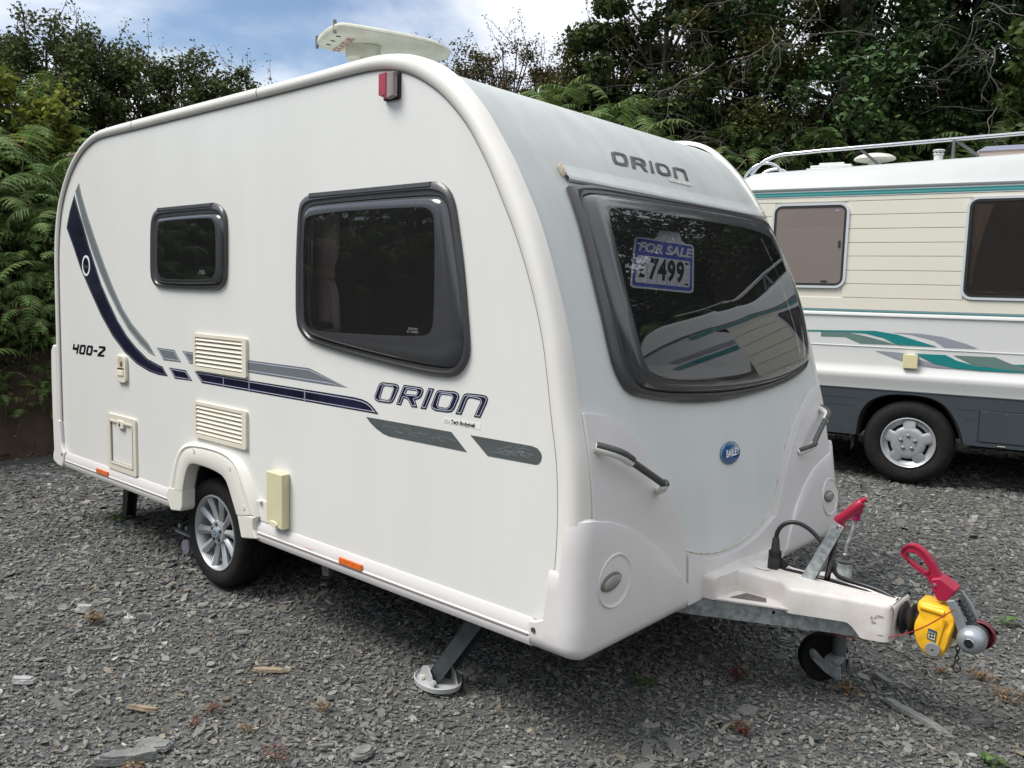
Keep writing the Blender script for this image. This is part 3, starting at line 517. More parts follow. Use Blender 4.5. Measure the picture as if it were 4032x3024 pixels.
# ---- vents
def vent(x0, x1, z0, z1):
    o = part('vent', CV)
    plate('vent_frame', rrect(x0, z0, x1, z1, .010), -.014, 0.0, M_CREAM, o, holes=[rrect(x0+.020, z0+.020, x1-.035, z1-.016, .003)])
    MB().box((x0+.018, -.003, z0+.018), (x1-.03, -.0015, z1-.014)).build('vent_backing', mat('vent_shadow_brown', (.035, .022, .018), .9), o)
    n = 7; h = (z1-z0-.036)/n
    for k in range(n):
        zb = z0+.020+h*k
        MB().prism([(-.0125, zb+h*.16), (-.0145, zb+h*.24), (-.0035, zb+h*.98), (-.0028, zb+h*.90)], lambda a, b, d: (d, a, b), x0+.020, x1-.035).build('slat', M_CREAM, o)
vent(-2.387, -1.910, 1.098, 1.278); vent(-2.387, -1.914, .764, .944)
# ---- locker lock, service hatch, battery box, bracket, lamp
lk = part('door_lock', CV)
MB().prism(rrect(-3.252, .962, -3.128, 1.116, .030), side, -.018, 0).build('lock_body', M_CREAM, lk, bevel=.005)
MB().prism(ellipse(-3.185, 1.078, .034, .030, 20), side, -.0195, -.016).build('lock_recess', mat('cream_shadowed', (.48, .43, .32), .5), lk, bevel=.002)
MB().prism(ellipse(-3.172, 1.068, .007, .014, 12), side, -.0225, -.019).build('keyhole', M_DARK, lk)
MB().prism([(-3.225, 1.043), (-3.150, 1.045), (-3.150, 1.036), (-3.225, 1.034)], side, -.0195, -.016).build('finger_slot', M_DARK, lk)
MB().prism([(-3.225, 1.033), (-3.150, 1.034), (-3.150, 1.003), (-3.225, 1.001)], side, -.0235, -.016).build('paddle', mat('cream_light', (.78, .73, .60), .4), lk, bevel=.002)
ht = part('service_hatch', CV)
plate('hatch_frame', rrect(-3.392, .450, -3.036, .770, .014), -.012, 0, M_HATCHF, ht, holes=[rrect(-3.352, .490, -3.073, .734, .006)])
ring_plate('hatch_bead', rrect(-3.356, .486, -3.069, .738, .006), 0, .010, -.016, -.010, M_HATCHF, ht)
MB().prism(rrect(-3.350, .491, -3.075, .732, .005), side, -.0035, 0).build('hatch_door', M_SIDE, ht)
ring_plate('hatch_gap', rrect(-3.344, .497, -3.081, .727, .004), -.004, .0, -.0042, -.003, M_SEAM, ht)
MB().prism(rrect(-3.250, .700, -3.170, .745, .014), side, -.019, -.003).build('hatch_catch', M_HATCHF, ht, bevel=.003)
MB().prism(ellipse(-3.215, .722, .010, .012, 12), side, -.0205, -.018).build('hatch_lock', M_STEEL, ht)
bx = part('power_inlet_box', CV)
MB().prism([(-1.708, .706), (-1.583, .706), (-1.583, .458), (-1.664, .462), (-1.696, .470), (-1.709, .503)], side, -.040, 0).build('box_cover', M_CREAM2, bx, bevel=.006)
MB().prism(ellipse(-1.650, .476, .033, .014, 18, .0), side, -.045, -.038).build('finger_tab', mat('cream_tab', (.72, .66, .48), .4), bx, bevel=.003)
MB().prism([(-1.815, .547), (-1.70, .550), (-1.70, .452), (-1.815, .452)], side, -.006, 0).build('mounting_plate', M_TRIM, CV, bevel=.002)
MB().box((-1.822, -.020, .540), (-1.790, 0, .549)).build('mounting_lip', M_TRIM, CV, bevel=.002)
lp = part('side_marker_lamp', CV)
MB().prism(rrect(-.967, 2.205, -.880, 2.300, .008), side, -.010, 0.0).build('lamp_base', M_DARK, lp)
MB().prism([(-.967, 2.222), (-.925, 2.205), (-.925, 2.300), (-.967, 2.298)], side, -.036, -.0105).build('red_lens', M_REDL, lp, bevel=.004)
MB().prism([(-.9245, 2.205), (-.886, 2.212), (-.886, 2.298), (-.9245, 2.300)], side, -.034, -.0105).build('clear_lens', M_CLRL, lp, bevel=.004)
MB().prism(ellipse(-.937, 2.222, .004, .004, 10), side, -.0385, -.03).build('lens_screw', M_STEEL, lp)
# ---- decals
def decal(poly, m, y=-.0012, nm='stripe', inl=None, smooth=0, im=None):
    p = chaikin(poly, smooth) if smooth else poly
    o = MB().prism(p, side, y, -.0002).build(nm, m, CV)
    if inl: ring_plate('pinstripe', p, inl, inl+.0032, y-.0009, y+.0002, im or M_LINE, o)
    return o
decal(D['navy1'], M_NAVY, inl=.007, im=mat('dim_inline', (.12, .12, .16), .4)); decal(D['grey1'], M_GREYV, inl=.006, im=mat('grey_inline', (.33, .36, .37), .4))
for k, m in (('grey2', M_GREYV), ('navy2', M_NAVY), ('grey3', M_GREYV)): decal(D[k], m, inl=.007)
decal([(-2.397,1.088),(-1.142,1.088),(-1.09,1.085),(-1.055,1.078),(-1.03,1.067),(-1.008,1.052),(-.990,1.037),(-2.330,1.037)], M_NAVY, inl=.0075)
for x in (-2.125, -1.902, -1.47):
    MB().box((x-.004, -.0030, 1.038), (x+.003, -.0011, 1.087)).build('vinyl_joint', mat('joint_grey', (.25, .25, .33), .5), CV)
decal(D['grey4'], M_GREYD, nm='lower_stripe'); decal(D['grey5'], M_GREYD, nm='lower_stripe')
random.seed(4)
ck = MB()
def crack(x, z, L, a):
    pts = [(x, z)]
    while L > 0:
        a += random.uniform(-.9, .9); s = random.uniform(.006, .014); x += s*math.cos(a)*1.5; z += s*math.sin(a)*.45; pts.append((x, z)); L -= s; a *= .5
    for (xa, za), (xb, zb) in zip(pts, pts[1:]):
        ck.add([(xa, -.0018, za-.0008), (xb, -.0018, zb-.0008), (xb, -.0018, zb+.0008), (xa, -.0018, za+.0008)], [(0, 1, 2, 3)])
for k in range(12): crack(random.uniform(-.98, -.62), random.uniform(.983, 1.002), random.uniform(.02, .06), 0)
for k in range(14): crack(random.uniform(-.40, -.24), random.uniform(.975, 1.006), random.uniform(.03, .09), random.uniform(-.3, .3))
tag(ck.build('vinyl_crazing', M_CRACK, CV), kind='stuff')
ring_plate('ring_emblem', ellipse(-3.646, 1.608, .054, .060, 36), 0, .012, -.0030, -.001, M_WHITE, CV)
text_mesh('emblem_lettering', 'ORION', .020, M_GREYV, CV, lambda a, b: (-3.646+a, -.0025, 1.600+b))
MB().prism(ellipse(-3.646, 1.608, .041, .047, 30), side, -.0020, -.001).build('emblem_face', M_NAVYD, CV)
word = part('side_lettering', CV)
for k, h in (('or_O1', 'or_O1i'), ('or_R', 'or_Ri'), ('or_I', None), ('or_O2', 'or_O2i'), ('or_n', None)):
    o = plate('letter', D[k], -.0014, -.0002, M_NAVY, word, holes=[D[h]] if h else None)
    ring_plate('inline', D[k], .0048, .0072, -.0024, -.0012, M_LINE, word)
    if h: ring_plate('inline', D[h], -.0055, -.0030, -.0024, -.0012, M_LINE, word)
word = part('model_lettering', CV)
for k, h in (('num_4', None), ('num_0a', 'num_0ai'), ('num_0b', 'num_0bi'), ('num_d', None), ('num_2', None)):
    o = plate('letter', D[k], -.0014, -.0002, M_NAVYD, word, holes=[D[h]] if h else None)
al = MB().prism(D['alu'], side, -.0008, -.0002).build('bodyshell_label', mat('label_white', (.74, .74, .72), .5), CV)
text_mesh('label_lettering', 'Tech Bodyshell', .0195, M_NAVYD, al, lambda a, b: (-.590+a, -.0013, 1.056+b), align='LEFT', squash=.98, bold=.0006)
text_mesh('label_lettering', 'Alu-', .0195, mat('faded_print', (.40, .40, .42), .5), al, lambda a, b: (-.624+a, -.0013, 1.056+b), align='LEFT', squash=.98)
ffn = lambda a, b, d: front(a, b, d)
M_FL = mat('dark_brown_grey_vinyl', (.030, .028, .030), .35, var=.5, vscale=60)
word = part('front_lettering', CV)
for k, h in (('fo_O1', 'fo_O1i'), ('fo_R', 'fo_Ri'), ('fo_I', None), ('fo_O2', 'fo_O2i'), ('fo_n', None)):
    o = plate('letter', D[k], -.005, -.0055, M_FL, word, holes=[D[h]] if h else None, fn=ffn)
    ring_plate('inline', D[k], .0035, .0052, -.0040, -.0048, mat('grey_inline2', (.22, .22, .22), .4), word, fn=ffn)
MB().prism(D['fo_tape'], ffn, -.0055, -.0068).build('torn_tape_residue', mat('tape_residue', (.42, .40, .36), .7, col2=(.62, .62, .60), vscale=50), CV)
# ---- front mouldings
wn = [(.052, .40), (.052, 1.140)]+chaikin([(.058,1.142),(.184,1.122),(.262,1.085),(.361,1.012),(.456,.917),(.531,.821),(.595,.716),(.635,.618),(.652,.560)], 2, False)+[(.661, .362)]
drape('front_wing', wn, -.010, .012, M_BUMP, CV, bevel=.006)
fw = [(2.128, .40), (2.128, 1.085)]+chaikin([(2.12,1.09),(2.044,1.066),(1.837,.977),(1.685,.864),(1.581,.752),(1.508,.647),(1.45,.562)], 2, False)+[(1.49, .362)]
drape('front_wing', fw, -.010, .014, M_BUMP, CV, bevel=.006)
cen = [(.668, .364), (.664, .560)]+chaikin([(.668,.566),(.751,.530),(.867,.503),(.976,.490),(1.139,.492),(1.314,.525),(1.44,.567)], 2, False)+[(1.486, .50), (1.49, .364)]
drape('front_apron', cen, -.010, .016, M_BUMP, CV, bevel=.006)
# the line of grimy sealant round the front panel
sl_ = chaikin([(.658, .572), (.751, .538), (.867, .511), (.976, .498), (1.139, .500), (1.314, .533), (1.43, .575), (1.494, .655), (1.566, .762), (1.668, .875), (1.82, .99), (2.03, 1.08)], 2, False)
MB().rings([[front(y-.004, z+.003, -.008) for y, z in sl_], [front(y-.002, z+.008, -.002) for y, z in sl_], [front(y-.006, z+.014, -.009) for y, z in sl_]], closed=False).build('sealant_bead', M_GRIME, CV, smooth=60)
def lf_bumper(far):
    curve = [(0.0, .822), (.023, .817), (.137, .793), (.247, .753), (.354, .696), (.456, .629), (.545, .555), (.613, .491), (.645, .455)] if not far else [(0.0, .770), (.104, .755), (.282, .716), (.407, .655), (.527, .572), (.596, .483), (.633, .40), (.650, .37)]
    top = lambda y: float(np.interp(y, [c[0] for c in curve], [c[1] for c in curve]))
    path = []  # (x, y, nx, ny, ztop)
    for x in np.linspace(-.186, -.055, 10):
        zt = .447+.03*max(0, (x+.186)/.07)**2 if x < -.118 else (.632 if x < -.066 else .808)
        path.append((float(x), -.022, 0, -1, zt))
    R0 = .055
    for k in range(1, 9):
        a = rad(-90+90*k/8); path.append((-.055+R0*math.cos(a)+.022*k/8, -.022+R0+R0*math.sin(a), math.cos(a), math.sin(a), .815))
    for y in np.linspace(.06, .655 if not far else .66, 24):
        path.append((.024, float(y), 1, 0, top(float(y))))
    vs = [0, .012, .03, .06, .10, .25, .5, .75, .93, .985, 1.0]
    rings = []
    for (x, y, nx, ny, zt) in path:
        ring = []
        for t in vs:
            zb = .350
            z = zb+(zt-zb)*t if t > .1 else zb+t/.1*.045
            if t > .1: z = zb+.045+(zt-zb-.045)*((t-.1)/.9)
            e = 0.0
            if z < .395: q = (.395-z)/.045; e = -.030*q**2.2
            if t == 1.0: e -= .016
            if t == .985: e -= .005
            base = Fx(WB-y if far else y, max(z, .36))*(1 if nx > .3 else 0) if nx > 0 else 0
            X = x+nx*e+base*nx; Y = y+ny*e
            if far: Y = WB-Y; X += 0 if nx > .3 else fshift(X, z)
            ring.append((X, Y, z))
        rings.append(ring)
    b = MB().rings(rings, closed=False)
    b.add([(r[0][0], r[0][1], r[0][2]) for r in rings]+[(r[0][0]-(.04 if i > 12 else 0), r[0][1]+(.04 if i <= 12 else 0)*(1 if not far else -1), r[0][2]+.005) for i, r in enumerate(rings)], [(i, i+1, i+1+len(rings), i+len(rings)) for i in range(len(rings)-1)])
    return b.build('front_corner_bumper', M_BUMP, CV, smooth=42)
lf_bumper(False); lf_bumper(True)
MB().prism(ellipse(-.166, .420, .009, .009, 14), side, -.026, -.02).build('bumper_screw', M_STEEL, CV)
drape('lower_front_filler', [(.05, .41), (.05, .80), (.2, .77), (.45, .63), (.66, .42), (.66, .41)], -.012, .011, M_BUMP, CV)
def dish(cy, cz, ly, lz, mirror):
    o = part('front_marker', CV); n = 48
    rr = lambda a, b, off: [front(*q, off) for q in ellipse(cy, cz, a, b, n)]
    MB().rings([rr(.099, .092, .0245), rr(.094, .087, .029), rr(.088, .081, .0245), rr(.080, .073, .0255), rr(.04, .04, .0255), rr(.001, .001, .0255)]).build('marker_recess', M_BUMP, o, smooth=50)
    t = .12 if not mirror else -.12
    MB().rings([[front(*q, .0255) for q in ellipse(ly, lz, .058, .029, 30, t)], [front(*q, .032) for q in ellipse(ly, lz, .055, .027, 30, t)], [front(*q, .033) for q in ellipse(ly, lz, .050, .023, 30, t)]], True, False, True).build('marker_bezel', mat('lamp_bezel', (.16, .15, .12), .4), o, smooth=40)
    MB().rings([[front(*q, .0335) for q in ellipse(ly, lz, .049, .022, 30, t)], [front(*q, .039) for q in ellipse(ly, lz, .040, .016, 30, t)], [front(*q, .041) for q in ellipse(ly, lz, .02, .008, 30, t)]], True, False, True).build('marker_lens', M_LENS, o, smooth=60)
dish(.158, .590, .134, .592, False); dish(2.055, .550, 2.035, .555, True)
def grab(pts, mirror):
    o = part('grab_handle', CV); P3 = [front(y, z, 0) for y, z in pts]
    a, b = pts[0], pts[1]; L = lambda t: (a[0]*(1-t)+b[0]*t, a[1]*(1-t)+b[1]*t)
    off = lambda t: .058*math.sin(min(1, max(0, t/.22))*math.pi/2)*(1 if t < .5 else 1) if t < .5 else .058*math.sin(min(1, (1-t)/.16)*math.pi/2)
    ts = np.linspace(0, 1, 26); path = [front(*L(t), .012+off(t)) for t in ts]
    MB().tube(path[8:22], .0125, 10).build('grip', M_GRIP, o, smooth=60)
    for i0, i1 in ((0, 9), (21, 26)):
        MB().tube([Vector(p)-Vector((0, 0, .004)) for p in path[i0:i1]], .0165, 10).build('handle_end', M_TRIM, o, smooth=60)
        MB().tube([Vector(p)+Vector((.008, 0, .0045)) for p in path[i0:i1]], .0125, 8).build('grip_edge', M_GRIP, o, smooth=60)
grab([(.085, 1.035), (.445, .842)], False); grab([(2.085, .985), (1.735, .812)], True)
bd = part('front_badge', CV)
MB().rings([[front(*q, -.008) for q in ellipse(1.068, .8905, .0885, .0455, 40)], [front(*q, -.002) for q in ellipse(1.068, .8905, .0885, .0455, 40)], [front(*q, .0005) for q in ellipse(1.068, .8905, .083, .042, 40)]], True, False, False).build('badge_rim', mat('badge_rim_grey', (.20, .28, .34), .2, metal=.5), bd, smooth=40)
MB().rings([[front(*q, .0003) for q in ellipse(1.068, .8905, .083, .042, 40)], [front(*q, .004) for q in ellipse(1.068, .8905, .065, .033, 40)], [front(*q, .0055) for q in ellipse(1.068, .8905, .02, .010, 40)]], True, False, True).build('badge_face', M_BLUE, bd, smooth=60)
text_mesh('badge_lettering', 'BAILEY', .040, M_WHITE, bd, lambda a, b: front(1.068+a, .8905+b, .0062), shear=.22, bold=.0010, squash=.98)
# rear corner moulding
for far in (0, 1):
    fn = lambda a, b, d: (a, (WB-d if far else d), b)
    MB().prism([(-4.135,1.117),(-4.165,1.076),(-4.172,.90),(-4.172,.678),(-4.165,.45),(-4.185,.41),(-4.180,.372),(-4.10,.350),(-4.04,.350),(-4.012,.395),(-4.004,.447),(-4.030,.470),(-4.052,.51),(-4.056,.646),(-4.078,.650),(-4.080,1.117)], fn, -.022, .35).build('rear_corner_moulding', M_BUMP, CV, bevel=.012, seg=3)
    MB().prism(ellipse(-4.035, .432, .008, .008, 12), fn, -.0255, -.02).build('moulding_screw', M_STEEL, CV)
MB().box((-4.16, .33, .36), (-4.07, 1.85, 1.0)).build('rear_panel', M_BUMP, CV, bevel=.01)
# aerial on the roof
an = part('television_aerial', CV)
a0 = Vector((-1.725, .35, .030)); du = Vector((.335, .942, 0)); dw = Vector((-.94, .34, 0))*1.42
aer = lambda s, w, z: tuple(a0+du*s+dw*w+Vector((0, 0, z)))
pl_ = chaikin([(.02, .0), (.30, -.005), (.50, .015), (.60, .06), (.635, .12), (.60, .18), (.45, .225), (.25, .25), (.04, .25), (-.01, .23), (-.02, .12), (-.01, .02)], 2)
sc = lambda k: [(p[0]*k+.3*(1-k), p[1]*k+.12*(1-k)) for p in pl_]
MB().rings([[aer(*p, 2.648) for p in sc(.90)], [aer(*p, 2.652) for p in sc(.965)], [aer(*p, 2.662) for p in sc(1.0)], [aer(*p, 2.670) for p in sc(1.0)], [aer(*p, 2.672) for p in sc(.985)], [aer(*p, 2.673) for p in sc(1.0)], [aer(*p, 2.683) for p in sc(.995)], [aer(*p, 2.694) for p in sc(.93)], [aer(*p, 2.700) for p in sc(.7)], [aer(*p, 2.702) for p in sc(.2)]], True, True, True).build('aerial_head', M_ANT, an, smooth=50)
m0 = Vector((-1.80, .60, .03))
MB().tube([m0+Vector((0, 0, 2.33)), m0+Vector((0, 0, 2.60))], .032, 16).build('mast', mat('mast_grey', (.36, .34, .28), .5), an, smooth=50)
MB().tube([m0+Vector((0, 0, 2.55)), m0+Vector((0, 0, 2.645))], .05, 16).build('mast_collar', M_ANT, an, smooth=50)
MB().rings([[tuple(m0+dw*-.0+Vector((.07*math.cos(t)-.05, .07*math.sin(t)-.02, z))) for t in np.linspace(0, 2*math.pi, 18)[:-1]] for z in (2.59, 2.648)], True, True).build('pivot_housing', M_ANT, an, smooth=50)
for s, w in ((.0, .03), (.0, .235)): MB().tube([aer(s, w, 2.645), aer(s, w, 2.705)], .008, 8).build('end_clip', M_STEEL, an, smooth=50)
for s, w in ((.03, .06), (.03, .12), (.03, .17)): MB().prism(ellipse(s, w, .012, .006, 10), lambda a, b, d: aer(a, b, d), 2.6465, 2.649).build('drain_hole', mat('hole_brown', (.08, .06, .05), .8), an)
text_mesh('aerial_lettering', 'STATUS', .052, mat('faded_red_print', (.45, .16, .13), .6), an, lambda a, b: aer(.095-b, .145-a, 2.6464), bold=.001)
text_mesh('aerial_lettering', 'ANTENNA', .016, mat('faded_red_print2', (.45, .28, .24), .6), an, lambda a, b: aer(.135-b, .16-a, 2.6464))
MB().tube([m0+Vector((-.06, .02, 2.60)), m0+Vector((-.10, .04, 2.52)), m0+Vector((-.07, .03, 2.42)), m0+Vector((-.02, .0, 2.36))], .006, 6).build('aerial_cable', M_DARK, an, smooth=60)
# steadies
def steady(base, top, dark, arm):
    o = part('corner_steady', CV); b = Vector(base); t = Vector(top)
    if not dark:
        oval = chaikin([(-.11, -.02), (-.06, -.085), (.04, -.085), (.11, -.03), (.11, .05), (.04, .09), (-.06, .09), (-.11, .04)], 2)
        R2 = Matrix.Rotation(rad(-25), 2)
        ov = lambda k: [tuple(R2 @ Vector((p[0]*k, p[1]*k))) for p in oval]
        pad = lambda k, z: [(b.x+p[0], b.y+p[1], z) for p in ov(k)]
        MB().rings([pad(1.0, .004), pad(1.02, .022), pad(.97, .024), pad(.93, .013), pad(.2, .013)], True, True, True).build('foot_pad', mat('grey_plastic_foot', (.42, .43, .43), .5, var=.1), o, smooth=40)
        for s in (-.045, .05):
            MB().prism([(-.085, .012), (-.05, .055), (.0, .075), (.05, .055), (.085, .012)], lambda a, c, d: (b.x+a*math.cos(rad(-25))-d*math.sin(rad(-25)), b.y+a*math.sin(rad(-25))+d*math.cos(rad(-25)), c), s, s+.006).build('foot_web', mat('grey_plastic_foot', (.42, .43, .43), .5), o)
    else:
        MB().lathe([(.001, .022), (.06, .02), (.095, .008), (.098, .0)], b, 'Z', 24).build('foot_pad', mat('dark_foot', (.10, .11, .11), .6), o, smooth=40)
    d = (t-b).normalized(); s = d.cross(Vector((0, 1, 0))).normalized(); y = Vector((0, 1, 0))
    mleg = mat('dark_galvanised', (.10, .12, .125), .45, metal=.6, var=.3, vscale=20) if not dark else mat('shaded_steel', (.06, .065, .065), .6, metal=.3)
    q = MB()
    for yy, w in ((-.030, .004), (.030, .004)):
        c0 = b+y*yy+Vector((0, 0, .02)); c1 = t+y*yy
        q.add([c0-s*.030, c0+s*.030, c0+s*.030+y*w, c0-s*.030+y*w, c1-s*.036, c1+s*.036, c1+s*.036+y*w, c1-s*.036+y*w], [(0,1,2,3),(4,5,6,7),(0,1,5,4),(1,2,6,5),(2,3,7,6),(3,0,4,7)])
    c0 = b+Vector((0, 0, .02))+s*.026; c1 = t+s*.030
    q.add([c0-y*.03, c0+y*.034, c0+y*.034+s*.004, c0-y*.03+s*.004, c1-y*.03, c1+y*.034, c1+y*.034+s*.004, c1-y*.03+s*.004], [(0,1,2,3),(4,5,6,7),(0,1,5,4),(1,2,6,5),(2,3,7,6),(3,0,4,7)])
    q.build('steady_leg', mleg, o)
    if not dark:
        for k in range(8): MB().box((b.x-.045+.002*k, b.y-.05+.011*k, .018), (b.x-.035+.002*k, b.y-.045+.011*k, .030)).build('foot_tooth', M_CREAM, o)
        MB().tube([b+Vector((.03, -.055, .03)), b+Vector((.045, -.06, .035))], .009, 8).build('pivot_pin', M_WHITE, o)
    MB().tube([t+Vector((-arm, .02, .02)), t+Vector((.06, .0, -.03))], .018, 8).build('screw_arm', M_BLACK, o, smooth=50)
    return o
steady((-.745, .105, 0), (-.545, .175, .34), False, .40)
steady((-.745, 2.07, 0), (-.545, 2.0, .34), False, .40)
steady((-3.78, .27, 0), (-3.60, .22, .36), True, .30)
steady((-3.78, 1.90, 0), (-3.60, 1.95, .36), True, .30)
MB().prism([(-1.385, .352), (-1.325, .352), (-1.332, .300), (-1.375, .296)], side, .02, .05).build('hanger_bracket', M_STEEL, CV, bevel=.002)

# ================================================================== TOW HITCH (parts of the caravan)
YC = 1.09
hc = part('hitch_cover', CV)
# near edge of the cover in plan (x, y) with shelf; mirrored about YC
nearp = [(.008, .785), (.062, .790), (.066, .794), (.078, .940), (.084, .950), (.238, .950), (.250, .944), (.306, .890), (.33, .898), (.56, .982), (.632, 1.000), (.640, 1.03)]
def rnd(p, it=2): return chaikin(p, it, False)
ne = rnd(nearp); fe = [(x, 2*YC-y) for x, y in ne]
def ztop(x): return .456-.012*max(0, (x-.3)/.34)
outl = ne+fe[::-1]
slot = chaikin([(.205, 1.060), (.24, 1.055), (.50, 1.066), (.555, 1.085), (.50, 1.104), (.24, 1.108), (.195, 1.09)], 1)
def ctz(x, y): return ztop(x)-(.034 if x > .05 else .014)*max(0.0, min(1.0, (y-1.115)/.09))**1.2
def edge_y(L, x): return float(np.interp(x, [p[0] for p in L], [p[1] for p in L]))
xs_ = np.r_[np.linspace(.012, .26, 34), np.linspace(.27, .636, 30)]
MB().rings([[(float(x), edge_y(ne, x)+(edge_y(fe, x)-edge_y(ne, x))*t, ctz(float(x), edge_y(ne, x)+(edge_y(fe, x)-edge_y(ne, x))*t)) for t in np.linspace(0, 1, 15)] for x in xs_], closed=False).build('cover_top', M_COVER, hc, smooth=60)
def zbot(x): return .372 if x < .30 else (.362 if x < .50 else .362-.052*min(1, ((x-.50)/.05))**1.5)
for L, sgn in ((ne, -1), (fe, 1)):
    L2 = resample(L, 80)
    r0 = [(x, y, ctz(x, y)) for x, y in L2]; r1 = [(x+.0, y+sgn*.005, ctz(x, y)-.004) for x, y in L2]; r2 = [(x, y+sgn*.008, ctz(x, y)-.014) for x, y in L2]; r3 = [(x, y+sgn*.012, zbot(x)) for x, y in L2]
    MB().rings([r0, r1, r2, r3], closed=False).build('cover_side', M_COVER, hc, smooth=60)
MB().rings([[(.640+dx, y, z) for y in np.linspace(1.0, 1.18, 12)] for dx, z in ((0, .4442), (.006, .438), (.008, .425), (.002, .31))], closed=False).build('cover_nose', M_COVER, hc, smooth=60)
MB().prism(slot, lambda a, b, d: (a, b, ztop(a)+d), -.003, .0012).build('cover_slot', M_BLACK, hc)
MB().rings([[(p[0], p[1], ztop(p[0])+.001) for p in lerp2(slot, [(.37, 1.087)]*len(slot), -.16)], [(p[0], p[1], ztop(p[0])+.005) for p in lerp2(slot, [(.37, 1.087)]*len(slot), -.10)], [(p[0], p[1], ztop(p[0])+.001) for p in lerp2(slot, [(.37, 1.087)]*len(slot), -.03)]]).build('slot_rim', M_COVER, hc, smooth=60)
# the shelf in the side recess, with its dark grip patch
for s in (0, 1):
    m_ = (lambda y: 2*YC-y) if s else (lambda y: y)
    MB().prism([(.05, .782), (.07, .960), (.26, .960), (.335, .90), (.325, .887)], lambda a, b, d: (a, m_(b), d), .371, .377).build('recess_shelf', M_COVER, hc)
    MB().prism([(.100, .835), (.225, .886), (.205, .925), (.125, .925)], lambda a, b, d: (a, m_(b), d), .3772, .3790).build('grip_patch', mat('worn_dark_patch', (.10, .09, .085), .7, col2=(.17, .15, .14), vscale=60), hc)
MB().prism(ellipse(.56, .340, .010, .010, 16), lambda a, b, d: (a, d+(.975), b), .0, .012).build('cover_screw_cap', M_COVER, hc)
MB().rings([[(x, y, ztop(x)+.003*(1-abs(t))) for x, y in ellipse(.14, 1.02, .035*(1-.5*abs(t)), .012*(1-.5*abs(t)), 16)] for t in (0, .9)], True, False, True).build('moulded_boss', M_COVER, hc)
M_SMUD = mat('brown_smudge', (.36, .31, .27), .7)
for k, (x, z, a, b) in enumerate(((.588, .378, .008, .005), (.580, .392, .004, .008), (.592, .395, .005, .004), (.606, .402, .012, .004), (.612, .335, .010, .0025))):
    yb = 1.0+(x-.632)*.4+.012-.026
    MB().prism([(x+a*math.cos(t)*random.uniform(.6, 1.2), z+b*math.sin(t)*random.uniform(.6, 1.2)) for t in np.linspace(0, 6.28, 12)[:-1]], lambda u, w, d: (u, float(np.interp(u, [p[0] for p in ne], [p[1] for p in ne]))-(.008+.004*(.442-w)/.11)-.0008+d, w), 0, .003).build('smudge', M_SMUD, hc)
MB().prism([(.455, 1.145), (.535, 1.160), (.530, 1.185), (.45, 1.170)], lambda a, b, d: (a, b, ctz(a, b)+d), .0005, .0018).build('warning_label', mat('label_tan', (.45, .36, .20), .5), hc)
ring_plate('label_border', [(.455, 1.145), (.535, 1.160), (.530, 1.185), (.45, 1.170)], 0, .004, .0019, .0026, mat('label_red', (.40, .05, .03), .5), hc, fn=lambda a, b, d: (a, b, ctz(a, b)+d))
# A-frame rails
for s in (0, 1):
    m_ = (lambda y: 2*YC-y) if s else (lambda y: y)
    q = MB(); A_ = (-.75, .49); B_ = (.535, 1.003)
    def rp(t, dy, z): return (A_[0]+(B_[0]-A_[0])*t, m_(A_[1]+(B_[1]-A_[1])*t+dy), z)
    q.rings([[rp(t, dy, z) for dy, z in ((0, zb), (0, zt_), (.045, zt_), (.045, zt_-.004), (.004, zt_-.004), (.004, zb+.004), (.045, zb+.004), (.045, zb))] for t, zb, zt_ in ((0, .285, .37), (.55, .290, .371), (.93, .300, .360), (1.0, .302, .330))], True, True, True)
    r_ = q.build('chassis_rail', M_GALV, CV)
    for t in (.78, .35): MB().tube([rp(t, -.0015, .345), rp(t, .02, .345)], .007, 12).build('rail_hole', M_BLACK, r_)
MB().box((.30, 1.02, .30), (.60, 1.16, .36)).build('drawbar_housing', M_GALV, CV, bevel=.005)
# overrun gaiter
gp = []
for k in range(25):
    t = k/24; x = .630+.088*t; gp.append((.053+.011*math.cos(t*2*math.pi*3.0)-.008*t, x))
MB().lathe(gp, (0, YC, .385), 'X', 32).build('drawbar_gaiter', M_DARK, CV, smooth=70)
# yellow coupling cover
yc = part('coupling_cover', CV)
ypro = [(.700,.470),(.705,.476),(.80,.474),(.812,.455),(.826,.437),(.818,.395),(.808,.335),(.794,.300),(.768,.286),(.735,.294),(.708,.325),(.696,.365),(.696,.395),(.707,.430),(.706,.440),(.698,.450)]
ypro = [(x+.012, z) for x, z in ypro]
def yw(z): return .050+.010*min(1, max(0, (.43-z)/.03))
yp = chaikin(ypro, 1); cx, cz = .765, .385
fnY = lambda sgn, k, e: [(cx+(x-cx)*k, YC+sgn*(yw(z)+e), cz+(z-cz)*k) for x, z in yp]
MB().rings([fnY(-1, .55, .006), fnY(-1, .80, .004), fnY(-1, .93, .003), fnY(-1, .985, -.003), fnY(-1, 1.0, -.012), fnY(1, 1.0, -.012), fnY(1, .985, -.003), fnY(1, .93, .003), fnY(1, .55, .006)], True, True, True).build('cover_shell', M_YEL, yc, smooth=50)
MB().prism([(.795,.440),(.803,.436),(.785,.335),(.775,.310),(.770,.313),(.779,.345)], lambda a, b, d: (a+.008, d, b), YC-.071, YC-.060).build('cover_rib', M_YEL, yc, bevel=.002)
MB().tube([(.725, YC-.05, .457), (.80, YC-.05, .452)], .012, 12).build('cover_ridge', M_YEL, yc, smooth=60)
for s in (-1, 1): MB().lathe([(.001, 0), (.022, 0), (.025, -s*.002), (.025, -s*.012)], (.778, YC+s*.076, .322), 'Y', 28).build('friction_cap', mat('cap_grey', (.24, .25, .25), .5, var=.2, vscale=60), yc, smooth=30)
